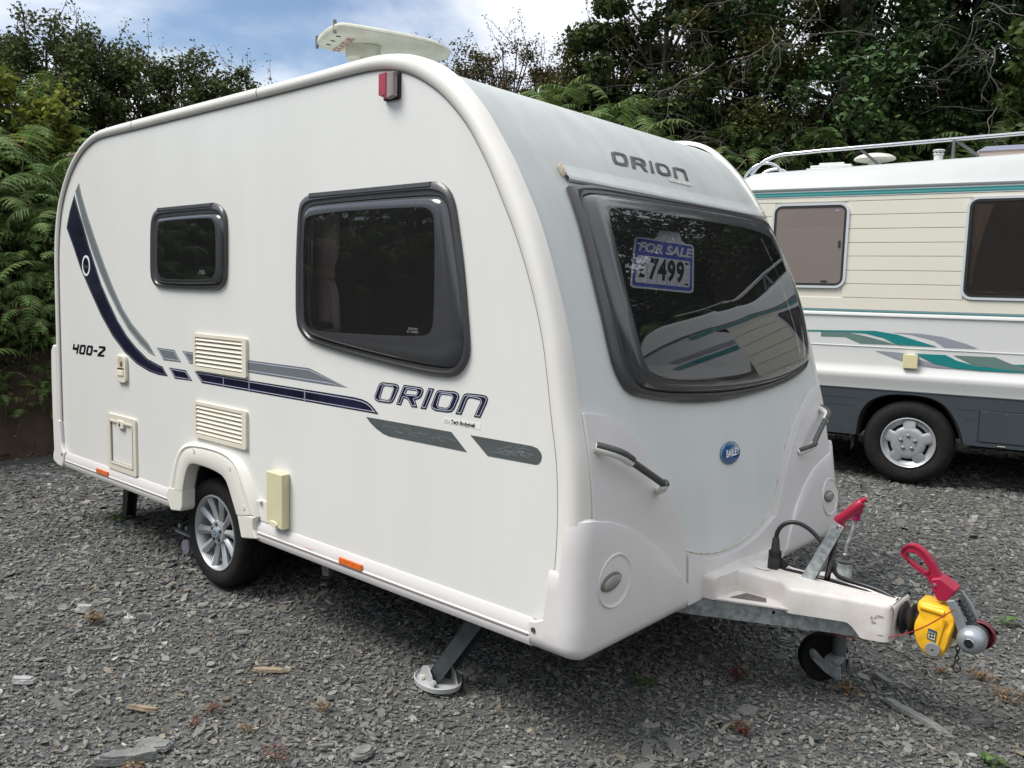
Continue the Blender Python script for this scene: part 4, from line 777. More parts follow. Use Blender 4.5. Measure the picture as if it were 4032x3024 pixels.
MB().prism(ellipse(.778, .322, .0045, .003, 10), lambda a, b, d: (a, d, b), YC-.0768, YC-.074).build('cap_dimple', M_BLACK, yc)
lb = MB().prism([(.758,.392),(.786,.388),(.784,.350),(.756,.355)], lambda a, b, d: (a, d, b), YC-.0690, YC-.0665).build('data_label', mat('label_teal', (.02, .10, .16), .5), yc)
MB().prism([(.761,.383),(.782,.380),(.781,.355),(.759,.359)], lambda a, b, d: (a, d, b), YC-.0696, YC-.0688).build('label_panel', mat('label_cream', (.60, .57, .42), .5), yc)
for i in range(2):
    for k in range(2): MB().prism(rrect(.763+.009*i, .361+.011*k, .770+.009*i, .369+.011*k, .002), lambda a, b, d: (a, d, b), YC-.0699, YC-.0694).build('label_symbol', M_DARK, yc)
# stabiliser lever: silver arm, red handle, ball housing
ar = part('stabiliser_lever', CV)
cl = chaikin([(.800,.500),(.822,.515),(.852,.478),(.880,.425),(.893,.398),(.858,.386),(.850,.400),(.842,.432)], 1)
def slab(poly, y0, y1, nm, m, bev=.003): return MB().prism(poly, lambda a, b, d: (a, d, b), y0, y1).build(nm, m, ar, bevel=bev)
slab([(.803,.498),(.826,.507),(.850,.470),(.868,.430),(.884,.395),(.852,.372),(.846,.400),(.832,.440)], YC-.052, YC-.036, 'arm_plate', M_SILVER)
slab([(.822,.517),(.832,.522),(.868,.478),(.893,.425),(.899,.398),(.890,.395),(.882,.425),(.860,.468)], YC+.030, YC+.046, 'arm_plate', M_SILVER)
hx = MB()
for i in range(7):
    for k in range(2):
        x = .838+.0095*i+.004*k; z = .497-.0150*i-.011*k
        h = [(x+.0075*math.cos(rad(60*j)), z+.0075*math.sin(rad(60*j))) for j in range(7)]
        for (xa, za), (xb, zb) in zip(h, h[1:]):
            dx, dz = xb-xa, zb-za; l = math.hypot(dx, dz); nx, nz = -dz/l*.0011, dx/l*.0011
            hx.add([(xa-nx, YC-.02, za-nz), (xb-nx, YC-.02, zb-nz), (xb+nx, YC-.02, zb+nz), (xa+nx, YC-.02, za+nz), (xa-nx, YC+.02, za-nz), (xb-nx, YC+.02, zb-nz), (xb+nx, YC+.02, zb+nz), (xa+nx, YC+.02, za+nz)], [(0,1,2,3),(4,7,6,5),(0,4,5,1),(2,6,7,3)])
tag(hx.build('honeycomb_web', mat('web_grey', (.10, .11, .12), .5, metal=.5), ar), kind='stuff')
MB().lathe([(.001, -.085), (.020, -.084), (.034, -.078), (.043, -.066), (.046, -.050), (.046, -.030), (.044, -.018)], (.890, YC, .382), 'Y', 36).build('ball_housing', M_SILVER, ar, smooth=50)
MB().lathe([(.001, -.0870), (.0125, -.0868), (.0135, -.0835)], (.890, YC, .382), 'Y', 24).build('housing_hole', M_BLACK, ar)
MB().lathe([(.0135, -.0845), (.0150, -.0875), (.0165, -.0845)], (.890, YC, .382), 'Y', 24).build('hole_ring', M_CHROME, ar, smooth=60)
MB().lathe([(.0465, .016), (.050, .020), (.051, .034), (.046, .046), (.030, .052), (.001, .053)], (.898, YC, .382), 'Y', 36).build('red_disc', M_REDM, ar, smooth=50)
MB().lathe([(.040, -.020), (.040, .017)], (.892, YC, .382), 'Y', 30).build('hub_core', M_STEEL, ar, smooth=60)
MB().box((.82, YC-.02, .36), (.87, YC+.02, .41)).build('coupling_jaw', M_STEEL, ar, bevel=.004)
rh = part('red_handle', CV)
ho = chaikin([(.628,.620),(.640,.650),(.668,.664),(.700,.655),(.735,.622),(.765,.575),(.792,.545),(.826,.535),(.822,.522),(.800,.494),(.775,.486),(.742,.535),(.720,.560),(.690,.572),(.655,.598)], 1)
ho = [(x+.0, z) for x, z in ho]
hi = chaikin([(.650,.620),(.660,.633),(.682,.634),(.706,.618),(.728,.590),(.730,.577),(.715,.573),(.690,.588),(.660,.604)], 1)
plate('handle_body', ho, YC-.016, YC+.016, M_RED, rh, holes=[hi], fn=side)
ring_plate('handle_edge', ho, .002, .006, YC-.020, YC-.015, M_RED, rh); ring_plate('handle_edge', hi, -.006, -.002, YC-.020, YC-.015, M_RED, rh)
MB().prism([(.745,.560),(.775,.570),(.830,.537),(.815,.512),(.800,.492),(.772,.486),(.748,.525)], side, YC-.040, YC+.034).build('handle_socket', M_RED, rh, bevel=.006)
MB().lathe([(.001, -.044), (.005, -.044), (.007, -.040)], (.760, YC, .540), 'Y', 16).build('handle_screw', M_CHROME, rh)
MB().box((.640, YC-.0205, .634), (.648, YC-.0185, .640)).build('handle_slot', M_BLACK, rh)
# breakaway cable
MB().tube(chaikin([(.30, .97, .292), (.46, 1.0, .285), (.58, 1.0, .300), (.68, 1.005, .350), (.75, 1.0, .398), (.835, 1.02, .482)], 2, False), .0022, 6).build('breakaway_cable', mat('red_cable', (.28, .02, .02), .4), CV, smooth=60)
# chain and hook
hk = part('hanging_hook', CV)
for k in range(4):
    c_ = Vector((.842, YC-.01, .345-.018*k)); pl2 = [(c_.x+(.006*math.cos(t) if k % 2 else 0), c_.y+(0 if k % 2 else .006*math.cos(t)), c_.z+.011*math.sin(t)) for t in np.linspace(0, 2*math.pi, 12)]
    MB().tube(pl2, .0022, 5, False).build('chain_link', M_DARK, hk)
MB().tube([(.842, YC-.01, .283), (.836, YC-.01, .270), (.832, YC-.01, .255), (.838, YC-.01, .244), (.848, YC-.01, .243), (.856, YC-.01, .253), (.854, YC-.01, .266)], .0032, 6).build('hook', mat('rusty_hook', (.05, .035, .028), .7), hk, smooth=60)
# handbrake
hb = part('handbrake', CV)
a = Vector((.300, 1.045, .425)); b = Vector((.420, 1.045, .690)); d = (b-a).normalized(); s_ = Vector((d.z, 0, -d.x))
q = MB()
for yy in (-.002, .030):
    for e0, e1 in ((-.024, .024),):
        q.add([tuple(a+s_*e0+Vector((0, yy, 0))), tuple(a+s_*e1+Vector((0, yy, 0))), tuple(b+s_*.020+Vector((0, yy, 0))), tuple(b-s_*.020+Vector((0, yy, 0))), tuple(a+s_*e0+Vector((0, yy+.003, 0))), tuple(a+s_*e1+Vector((0, yy+.003, 0))), tuple(b+s_*.020+Vector((0, yy+.003, 0))), tuple(b-s_*.020+Vector((0, yy+.003, 0)))], [(0,1,2,3),(7,6,5,4),(0,4,5,1),(1,5,6,2),(2,6,7,3),(3,7,4,0)])
q.add([tuple(a-s_*.024+Vector((0, 0, 0))), tuple(a-s_*.024+Vector((0, .03, 0))), tuple(b-s_*.020+Vector((0, .03, 0))), tuple(b-s_*.020+Vector((0, 0, 0))), tuple(a-s_*.020+Vector((0, 0, 0))), tuple(a-s_*.020+Vector((0, .03, 0))), tuple(b-s_*.016+Vector((0, .03, 0))), tuple(b-s_*.016+Vector((0, 0, 0)))], [(0,1,2,3),(7,6,5,4),(0,4,5,1),(1,5,6,2),(2,6,7,3),(3,7,4,0)])
q.build('brake_channel', M_GALV, hb, bevel=.0015)
MB().lathe([(.001, -.004), (.007, -.004), (.009, -.002), (.009, .03)], (b.x-.004, 1.045, b.z-.012), 'Y', 16).build('brake_pivot', M_CHROME, hb)
g0 = Vector((.412, 1.058, .700)); g1 = Vector((.492, 1.058, .785))
gd = (g1-g0).normalized(); gs = Vector((gd.z, 0, -gd.x))
MB().rings([[tuple(g0+gd*t+gs*(w*math.cos(a_))+Vector((0, h*math.sin(a_), 0))) for a_ in np.linspace(0, 2*math.pi, 15)[:-1]] for t, w, h in ((-.008, .018, .014), (0, .022, .017), (.02, .019, .017), (.07, .018, .016), (.112, .018, .016), (.118, .014, .012))], True, True, True).build('brake_grip', M_RED, hb, smooth=50)
MB().prism([(.405, .700), (.432, .688), (.436, .668), (.425, .664), (.418, .684)], side, 1.045, 1.070).build('grip_toe', M_RED, hb, bevel=.003)
MB().tube([g1+Vector((-.006, 0, .0)), g1+gd*.018+Vector((.0, 0, .004))], [.009, .007], 10).build('release_button', mat('bright_red_button', (.5, .02, .06), .35), hb, smooth=50)
MB().tube([(.362, 1.09, .405), (.372, 1.09, .455)], .0045, 8).build('gas_strut_rod', M_STEEL, hb, smooth=60)
MB().tube([(.370, 1.09, .445), (.402, 1.075, .655)], .0115, 12).build('gas_strut', mat('gas_strut_black', (.012, .011, .010), .25, coat=.5), hb, smooth=60)
# electrical plug and cable
pg = part('electric_plug', CV)
c = (.168, 1.07, .452)
MB().lathe([(.025, 0), (.0265, .004), (.0265, .040), (.024, .044), (.021, .060), (.021, .075), (.017, .082), (.013, .125), (.009, .130)], c, 'Z', 28).build('plug_body', M_DARK, pg, smooth=35)
for k in range(14):
    t = 2*math.pi*k/14; MB().box((c[0]+.0225*math.cos(t)-.0018, c[1]+.0225*math.sin(t)-.0018, c[2]+.046), (c[0]+.0225*math.cos(t)+.0018, c[1]+.0225*math.sin(t)+.0018, c[2]+.074)).build('plug_rib', M_DARK, pg)
MB().lathe([(.001, -.004), (.016, -.004), (.020, .0), (.020, .012)], (c[0]+.030, c[1]+.01, c[2]+.028), 'Y', 20).build('socket_cap', M_DARK, pg, smooth=40)
MB().tube(chaikin([(.168,1.07,.575),(.168,1.075,.60),(.180,1.085,.628),(.210,1.10,.648),(.255,1.11,.645),(.305,1.115,.615),(.350,1.11,.572),(.385,1.10,.515),(.398,1.10,.478),(.430,1.11,.464),(.510,1.12,.457),(.575,1.11,.452),(.620,1.10,.440),(.648,1.095,.405)], 2, False), .0088, 10).build('coiled_cable', mat('black_cable', (.014, .014, .016), .35), pg, smooth=60)
# jockey wheel
jw = part('jockey_wheel', CV); jy = 1.235
MB().tube([(.385, jy, .20), (.385, jy, .492)], .029, 24).build('jockey_tube', M_GALV, jw, smooth=40)
MB().lathe([(.001, .0), (.024, .0), (.028, .004), (.034, .006), (.034, .010), (.016, .014), (.016, .034), (.010, .040)], (.385, jy, .492), 'Z', 24).build('jockey_cap', M_STEEL, jw, smooth=35)
MB().tube(chaikin([(.385, jy, .51), (.386, jy, .565), (.402, jy, .60), (.412, jy, .66), (.413, jy, .70)], 1, False), .0068, 10).build('jockey_crank', M_GALV, jw, smooth=60)
MB().lathe([(.012, .0), (.017, .003), (.017, .028), (.024, .032), (.025, .055), (.018, .060), (.001, .061)], (.414, jy, .668), 'Z', 22).build('jockey_knob', mat('magenta_red_knob', (.26, .012, .075), .4), jw, smooth=35)
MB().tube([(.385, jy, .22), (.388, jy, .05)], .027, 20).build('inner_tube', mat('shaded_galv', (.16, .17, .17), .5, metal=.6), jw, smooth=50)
MB().lathe([(.001, -.022), (.060, -.022), (.078, -.028), (.092, -.026), (.099, -.012), (.099, .012), (.092, .026), (.078, .028), (.06, .022), (.001, .022)], (0, 0, 0), 'Y', 40).build('jockey_tyre', M_TYRE, jw, smooth=40)
jt = jw.children[-1] if False else [c for c in jw.children if c.name.startswith('jockey_tyre')][0]; jt.location = (.325, 1.235, .090); jt.rotation_euler = (0, 0, rad(38))
MB().prism([(.292,.118),(.298,.130),(.312,.132),(.345,.106),(.385,.094),(.418,.090),(.424,.040),(.405,.034),(.36,.052),(.315,.082),(.294,.104)], side, 1.168, 1.174).build('jockey_fork', M_GALV, jw, bevel=.002)
MB().prism([(.292,.118),(.298,.130),(.312,.132),(.345,.106),(.385,.094),(.418,.090),(.424,.040),(.405,.034),(.36,.052),(.315,.082),(.294,.104)], side, 1.276, 1.282).build('jockey_fork', M_GALV, jw, bevel=.002)
MB().box((.355, 1.17, .095), (.412, 1.28, .115)).build('fork_bridge', M_GALV, jw)
MB().tube([(.306, 1.164, .096), (.306, 1.286, .096)], .007, 10).build('fork_pin', M_STEEL, jw)
# metal clamp lying under the caravan by the rear axle
cl = part('axle_bracket', CV)
MB().box((-3.10, .22, .105), (-2.62, .36, .115)).build('bracket_plate', M_STEEL, cl)
MB().tube([(-3.08, .24, .09), (-2.62, .24, .09)], .011, 8).build('bracket_rod', M_GALV, cl, smooth=50)
MB().tube([(-3.05, .30, .06), (-2.62, .30, .07)], .011, 8).build('bracket_rod', M_GALV, cl, smooth=50)
MB().lathe([(.001, -.006), (.04, -.006), (.042, 0), (.042, .006), (.001, .006)], (-2.86, .18, .055), 'Y', 22).build('bracket_disc', mat('sticker_disc', (.30, .27, .34), .4, var=.4, vscale=60), cl, smooth=30)
for x in (-3.06, -2.98, -2.88): MB().tube([(x, .25, .10), (x, .25, .135)], .014, 6).build('bracket_bolt', M_GALV, cl)
# ------------------------------------------------------------------ price board hanging inside the front window
sb = empty('price_board', 'blue and white for sale board showing 7499 pounds behind the front window', 'price board')
TL, TRr, BL = (Vector(p) for p in ((-.470, .940, 1.767), (-.361, 1.245, 1.746), (-.400, .812, 1.552)))
BR = TRr+BL-TL+Vector((0, .02, .004))
nrm = (TRr-TL).cross(BL-TL).normalized()
if nrm.x < 0: nrm = -nrm
def q2(u, v, d=0.0): return tuple((TL*(1-u)+TRr*u)*v+(BL*(1-u)+BR*u)*(1-v)+nrm*d)
def sboard(nm, poly, d0, d1, m): return MB().prism(poly, q2, d0, d1).build(nm, m, sb)
sboard('board', rrect(0, 0, 1, 1, .07), -.002, 0, mat('board_white', (.80, .81, .82), .5))
sboard('hanging_tab', [(.30, 1.0), (.36, 1.05), (.40, 1.20), (.74, 1.22), (.78, 1.06), (.86, 1.0), (.8, .96), (.35, .96)], -.003, -.001, mat('board_white', (.80, .81, .82), .5))
M_SB = mat('board_blue', (.012, .06, .50), .4)
sboard('blue_field', rrect(.03, .035, .97, .965, .05), .0005, .0015, M_SB)
sboard('number_panel', rrect(.065, .10, .93, .635, .04), .002, .003, mat('panel_white', (.84, .84, .84), .5))
for u in (.24, .40, .555, .705): sboard('slider_joint', [(u, .11), (u+.006, .11), (u+.006, .62), (u, .62)], .0031, .0036, mat('joint_shadow', (.3, .3, .32), .6))
def stext(body, u, v, size, m, sq, bold, sh): text_mesh('board_lettering', body, size, m, sb, lambda a, b: q2(u+a, v+b, .0045), shear=sh, bold=bold, squash=sq)
stext('FOR SALE', .50, .79, .255, mat('board_white', (.80, .81, .82), .5), .80, .010, .22)
for ch, u in (('7', .325), ('4', .475), ('9', .62), ('9', .765)): stext(ch, u, .37, .56, M_BLACK, .44, .022, .06 if ch in '7' else 0)
stext('£', .155, .345, .44, M_BLACK, .40, .012, .05)
for v in (.575, .155): sboard('slot_mark', rrect(.845, v-.018, .905, v+.018, .008), .0031, .0038, M_BLACK)

# ================================================================== MOTORHOME
MH = empty('motorhome', 'cream and white motorhome with teal stripes and a chrome roof rail', 'motorhome', (-.541, 5.383, 0), math.atan2(.20427, .97891))
M_MW = mat('motorhome_white', (.65, .66, .645), .25, var=.03, vscale=2, coat=.4)
M_MC = mat('motorhome_cream', (.71, .685, .58), .35, var=.03, vscale=2, coat=.2)
M_MS = mat('motorhome_skirt', (.045, .055, .066), .42, var=.12, vscale=9)
M_TEAL = mat('teal_vinyl', (.012, .20, .20), .3); M_TEAL2 = mat('pale_teal_vinyl', (.10, .33, .32), .3); M_MG = mat('grey_swoosh', (.27, .28, .33), .35); M_MGT = mat('green_grey_swoosh', (.12, .20, .18), .35)
M_MGLASS = glass('bronze_glass', (.66, .60, .55), 1.5, body=(.42, .38, .36), bodyf=.05); M_BLIND = mat('bronze_blind', (.20, .165, .145), .30, coat=.9)
S0, S1, WM = -1.62, 2.12, 2.2
# side wall
wins = [(-1.235, -.672, 1.672, 2.318), (.285, 1.45, 1.600, 2.335)]
rr_ = lambda w, g=0.0, r=.05: rrect(w[0]-g, w[2]-g, w[1]+g, w[3]+g, r)
plate('side_wall', [(S0, 1.40), (S1, 1.40), (S1, 2.49), (S0, 2.49)], .010, .030, M_MC, MH, holes=[rr_(w) for w in wins])
zl = [1.437, 1.555, 1.672, 1.785, 1.905, 2.018, 2.135, 2.252, 2.366, 2.408]
for z0, z1 in zip(zl, zl[1:]):
    segs = []; s = S0
    for w in sorted(wins):
        if w[2]-.02 < z1-.002 and w[3]+.02 > z0+.002:
            segs.append((s, w[0]-.02)); s = w[1]+.02
    segs.append((s, S1))
    for a, b in segs:
        MB().box((a, 0, z0+.0022), (b, .0105, z1-.0022)).build('plank', M_MC, MH, bevel=.0022, seg=1)
MB().box((S0, -.004, 2.4085), (S1+.5, .0105, 2.463)).build('waist_band', M_MW, MH)
MB().box((S0, -.0055, 2.416), (S1+.5, -.0035, 2.4255)).build('stripe', M_TEAL, MH); MB().box((S0, -.0055, 2.4265), (S1+.5, -.0035, 2.437)).build('stripe', M_TEAL2, MH); MB().box((S0, -.0055, 2.438), (S1+.5, -.0035, 2.452)).build('stripe', M_TEAL, MH)
# white lower panel with its bulge
sec = [(.02, 1.438), (-.004, 1.432), (-.012, 1.418), (-.012, 1.405), (.0, 1.396), (.002, 1.150), (-.003, 1.1475), (-.003, 1.1435), (.002, 1.141), (.004, 1.0), (.0, .965), (-.022, .930), (-.030, .905), (-.024, .875), (-.008, .83), (0, .79), (.02, .785)]
MB().rings([[(x, y, z) for y, z in sec] for x in (S0, S1+.4)], closed=False).build('lower_panel', M_MW, MH, smooth=40)
MB().box((S0, -.0035, 1.4395), (S1, .004, 1.449)).build('trim_line', M_TEAL2, MH); MB().box((S0, -.0035, 1.4495), (S1, .004, 1.4585)).build('trim_line', M_MG, MH)
def sw(poly, m, y): MB().prism(poly, side, y, y+.0010).build('swoosh', m, MH)
sw([(-.80,1.255),(-.60,1.262),(-.42,1.228),(-.30,1.200),(-.196,1.171),(-.474,1.168),(-.60,1.218),(-.80,1.214)], M_MGT, -.0010)
sw(chaikin([(-1.0,1.262),(-.592,1.274),(-.373,1.281),(-.193,1.257),(-.051,1.217),(.112,1.171),(-.187,1.171),(-.300,1.225),(-.444,1.255),(-.62,1.262),(-1.0,1.25)], 0), M_TEAL, -.0022)
sw([(-.229,1.273),(-.021,1.273),(.150,1.253),(.319,1.206),(.403,1.173),(.165,1.169),(.085,1.222),(-.089,1.260)], M_MG, -.0010)
sw([(-.352,1.112),(-.183,1.108),(-.112,1.102),(-.014,1.060),(.117,1.024),(.30,1.000),(.118,.999),(-.037,1.013),(-.179,1.052)], M_MG, -.0006)
sw([(-.052,1.106),(.178,1.108),(.264,1.066),(.414,1.030),(.733,1.007),(.90,1.000),(.433,.996),(.269,1.003),(.099,1.033)], M_TEAL, -.0030)
sw([(.236,1.108),(.528,1.111),(.651,1.062),(.900,1.008),(.70,1.012),(.544,1.018),(.381,1.044)], M_MGT, -.0018)
sw([(.66,1.06),(.80,1.066),(1.3,1.07),(1.6,1.03),(1.2,1.01),(.90,1.035),(.74,1.045)], M_TEAL, -.0012)
# skirt with the wheel arch
arc = chaikin([(-.462,.385),(-.452,.552),(-.392,.672),(-.290,.735),(-.185,.757),(-.053,.762),(.085,.752),(.175,.715),(.244,.656),(.318,.535),(.366,.385)], 2, False)
plate('skirt', [(S0, .787), (S0, .385)]+arc+[(2.10, .385), (2.10, .787)], -.004, .03, M_MS, MH)
arc2 = [(x+.03*(x+.05)*-1, z-.012) for x, z in arc]
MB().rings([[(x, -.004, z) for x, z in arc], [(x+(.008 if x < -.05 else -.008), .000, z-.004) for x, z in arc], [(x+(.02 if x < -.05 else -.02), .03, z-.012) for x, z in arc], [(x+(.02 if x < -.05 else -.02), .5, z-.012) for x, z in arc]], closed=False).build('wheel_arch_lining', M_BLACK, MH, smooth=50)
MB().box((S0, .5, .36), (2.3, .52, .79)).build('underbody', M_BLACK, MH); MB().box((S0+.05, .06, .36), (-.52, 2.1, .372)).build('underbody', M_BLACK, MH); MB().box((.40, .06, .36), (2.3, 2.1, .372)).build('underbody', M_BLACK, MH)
for a, b, z in ((-1.2, -.43, .700), (-1.2, -.50, .634), (.29, .52, .672), (.35, .44, .600)): MB().box((a, -.0060, z), (b, -.0035, z+.005)).build('skirt_rib', M_MS, MH)
MB().box((S0, -.010, .784), (2.10, -.003, .790)).build('skirt_edge', mat('skirt_edge_grey', (.12, .14, .15), .4), MH)
dr = part('locker_door', MH)
ring_plate('door_gap', rrect(.455, .418, 1.35, .680, .012), 0, .005, -.0046, -.0035, M_BLACK, dr)
MB().prism(rrect(.462, .425, 1.343, .673, .010), side, -.0095, -.0042).build('door_leaf', M_MS, dr, bevel=.003)
MB().prism(ellipse(.646, .655, .013, .013, 16), side, -.0125, -.009).build('door_lock', M_STEEL, dr); MB().box((.60, -.012, .398), (.655, -.006, .402)).build('lower_catch', M_CREAM, dr)
MB().prism([(-.500, .74), (-.470, .74), (-.478, .28), (-.500, .24)], side, .05, .30).build('mud_flap', M_DARK, MH)
bxm = part('socket_box', MH); MB().prism(rrect(-.133, .982, -.021, 1.097, .006), side, -.040, 0.003).build('socket_cover', mat('socket_yellowed', (.66, .60, .36), .45), bxm, bevel=.004)
# windows
for k, w in enumerate(wins):
    o = part('window', MH)
    ring_plate('window_frame', rr_(w, .040, .085), 0, .020, -.012, .010, mat('frame_pale_grey', (.55, .58, .60), .3, coat=.3), o)
    ring_plate('window_seal', rr_(w, .018, .06), .0, .018, -.0095, .012, M_DARK, o)
    pane = MB().prism(rr_(w, .008, .055), side, -.006, -.004).build('pane', M_BLIND if k == 0 else M_MGLASS, o)
    if k == 0:
        MB().box((w[1]-.035, -.012, 1.98), (w[1]-.018, -.0055, 2.035)).build('window_catch', M_DARK, o); MB().box((w[1]-.16, -.012, w[2]+.012), (w[1]-.11, -.0055, w[2]+.024)).build('window_catch', M_DARK, o)
        MB().box((w[1]-.075, -.0075, w[3]-.035), (w[1]-.045, -.0055, w[3]-.02)).build('window_sticker', mat('sticker_violet', (.3, .25, .45), .5), o)
    if k == 1:
        cvr = [[(.302+(j/14)*(.135-.11*max(0, min(1, (2.30-z)/.50))**.7), .035+.010*math.sin(j*1.7), z) for j in range(15)] for z in np.linspace(2.32, 1.68, 14)]
        MB().rings(cvr, closed=False).build('curtain', mat('cream_curtain', (.85, .78, .66), .9), o, smooth=80)
        cvr = [[(1.10+(j/14)*.33, .06+.012*math.sin(j*1.7), z) for j in range(15)] for z in np.linspace(2.32, 1.61, 14)]
        MB().rings(cvr, closed=False).build('curtain', mat('cream_curtain', (.85, .78, .66), .9), o, smooth=80)
        MB().box((.43, -.010, 1.612), (.50, .02, 1.626)).build('window_catch', M_DARK, o); MB().box((.305, -.008, 1.975), (.318, .01, 2.03)).build('window_catch', M_DARK, o)
        MB().box((.29, .06, 1.56), (1.45, .09, 1.640)).build('window_ledge', mat('wood_ledge', (.30, .17, .10), .5), o)
MB().box((S0+.05, .9, 1.0), (S1, .92, 2.40)).build('interior_partition', mat('motorhome_interior', (.16, .13, .11), .8, var=.3, vscale=3), MH); MB().box((S0+.05, .03, 2.40), (S1, 2.1, 2.41)).build('interior_ceiling', M_INNER, MH)
MB().box((S0+.05, .04, 1.38), (S1, 2.1, 1.39)).build('interior_worktop', M_INNER, MH)
# roof cap
def roofsec(s):
    rise = .030*(s+1.2) if s < 1.6 else .030*2.8+.02*(s-1.6)
    return [(s, -.006, 2.4635), (s, -.014, 2.472), (s, -.016, 2.486), (s, -.006, 2.492), (s, .006, 2.492), (s, .026, 2.515+rise*.3), (s, .075, 2.60+rise*.8), (s, .11, 2.640+rise), (s, .18, 2.665+rise), (s, .34, 2.684+rise), (s, .8, 2.70+rise), (s, 1.4, 2.70+rise), (s, 1.86, 2.684+rise), (s, 2.03, 2.66+rise), (s, 2.16, 2.52), (s, WM, 2.47)]
rs_ = []
for s, k in ((S0-.02, .0), (S0, .45), (S0+.04, .80), (S0+.10, .95), (S0+.2, 1.0), (0, 1), (1.5, 1), (2.4, 1), (2.95, .97), (3.2, .80), (3.33, .55), (3.38, .25)):
    r = roofsec(s); base = 2.4635; rs_.append([(x, y, base+(z-base)*k) for x, y, z in r])
MB().rings(rs_, closed=False).build('roof', mat('motorhome_roof_darkened', (.46, .475, .47), .4, var=.06, vscale=3), MH, smooth=45)  # roof white darkened to offset the strong sunlight on it
MB().box((S0, .012, .38), (S0+.02, WM, 2.47)).build('rear_wall', M_MC, MH); MB().box((S0, WM-.02, .38), (S1, WM, 2.47)).build('far_wall', M_MC, MH)
# overcab and cab
nose = [(2.10, 1.86), (2.40, 1.90), (2.80, 2.00), (3.15, 2.13), (3.33, 2.27), (3.39, 2.40), (3.38, 2.47), (2.10, 2.47)]
oc = MB(); nz_ = chaikin(nose, 1)
oc.rings([[(x-.04*(1-k)*(x > 2.35), y, z) for x, z in nz_] for y, k in ((-.002, 0), (.02, .6), (.08, 1), (2.1, 1), (2.16, .6), (2.2, 0))], True, True, True); oc.build('overcab', M_MW, MH, smooth=45)
for z, m in ((2.13, M_TEAL), (2.20, M_MG)): MB().prism([(2.13, z), (2.95, z+.05), (3.05, z+.10), (2.13, z+.05)], side, -.0045, -.0025).build('stripe', m, MH)
cabp = [(2.08, .42), (2.08, 1.86), (2.53, 1.86), (2.65, 1.84), (3.17, 1.22), (3.80, 1.02), (3.97, .88), (4.01, .45)]
cb_ = MB(); cpp = chaikin(cabp[2:], 1, False); cpp = cabp[:2]+cpp
cb_.rings([[(2.08+(x-2.08)*kx, y, z) for x, z in cpp] for y, kx in ((.10, .96), (.14, .99), (.30, 1), (1.90, 1), (2.06, .99), (2.10, .96))], True, True, True); cb_.build('cab', M_MW, MH, smooth=40)
plate('cab_window', [(2.21, 1.28), (2.23, 1.74), (2.49, 1.76), (2.85, 1.30)], .094, .099, mat('cab_glass', (.02, .025, .03), .05, coat=1), MH)
MB().add([(2.69, .26, 1.812), (3.155, .20, 1.262), (3.155, 2.0, 1.262), (2.69, 1.94, 1.812)], [(0, 1, 2, 3)]).build('windscreen', mat('cab_glass', (.02, .025, .03), .05, coat=1), MH)
MB().prism(chaikin([(2.87, 1.22), (3.01, 1.24), (3.02, 1.44), (2.89, 1.42)], 1), side, -.06, .02).build('door_mirror', M_DARK, MH, bevel=.01)
MB().box((3.75, .15, .62), (3.99, .45, .80)).build('headlight', M_CHROME, MH, bevel=.02); MB().box((3.75, 1.75, .62), (3.99, 2.05, .80)).build('headlight', M_CHROME, MH, bevel=.02)
MB().box((3.90, .12, .40), (4.11, 2.08, .58)).build('bumper', M_MS, MH, bevel=.03); MB().box((3.95, .5, .62), (4.022, 1.7, .80)).build('grille', M_DARK, MH)
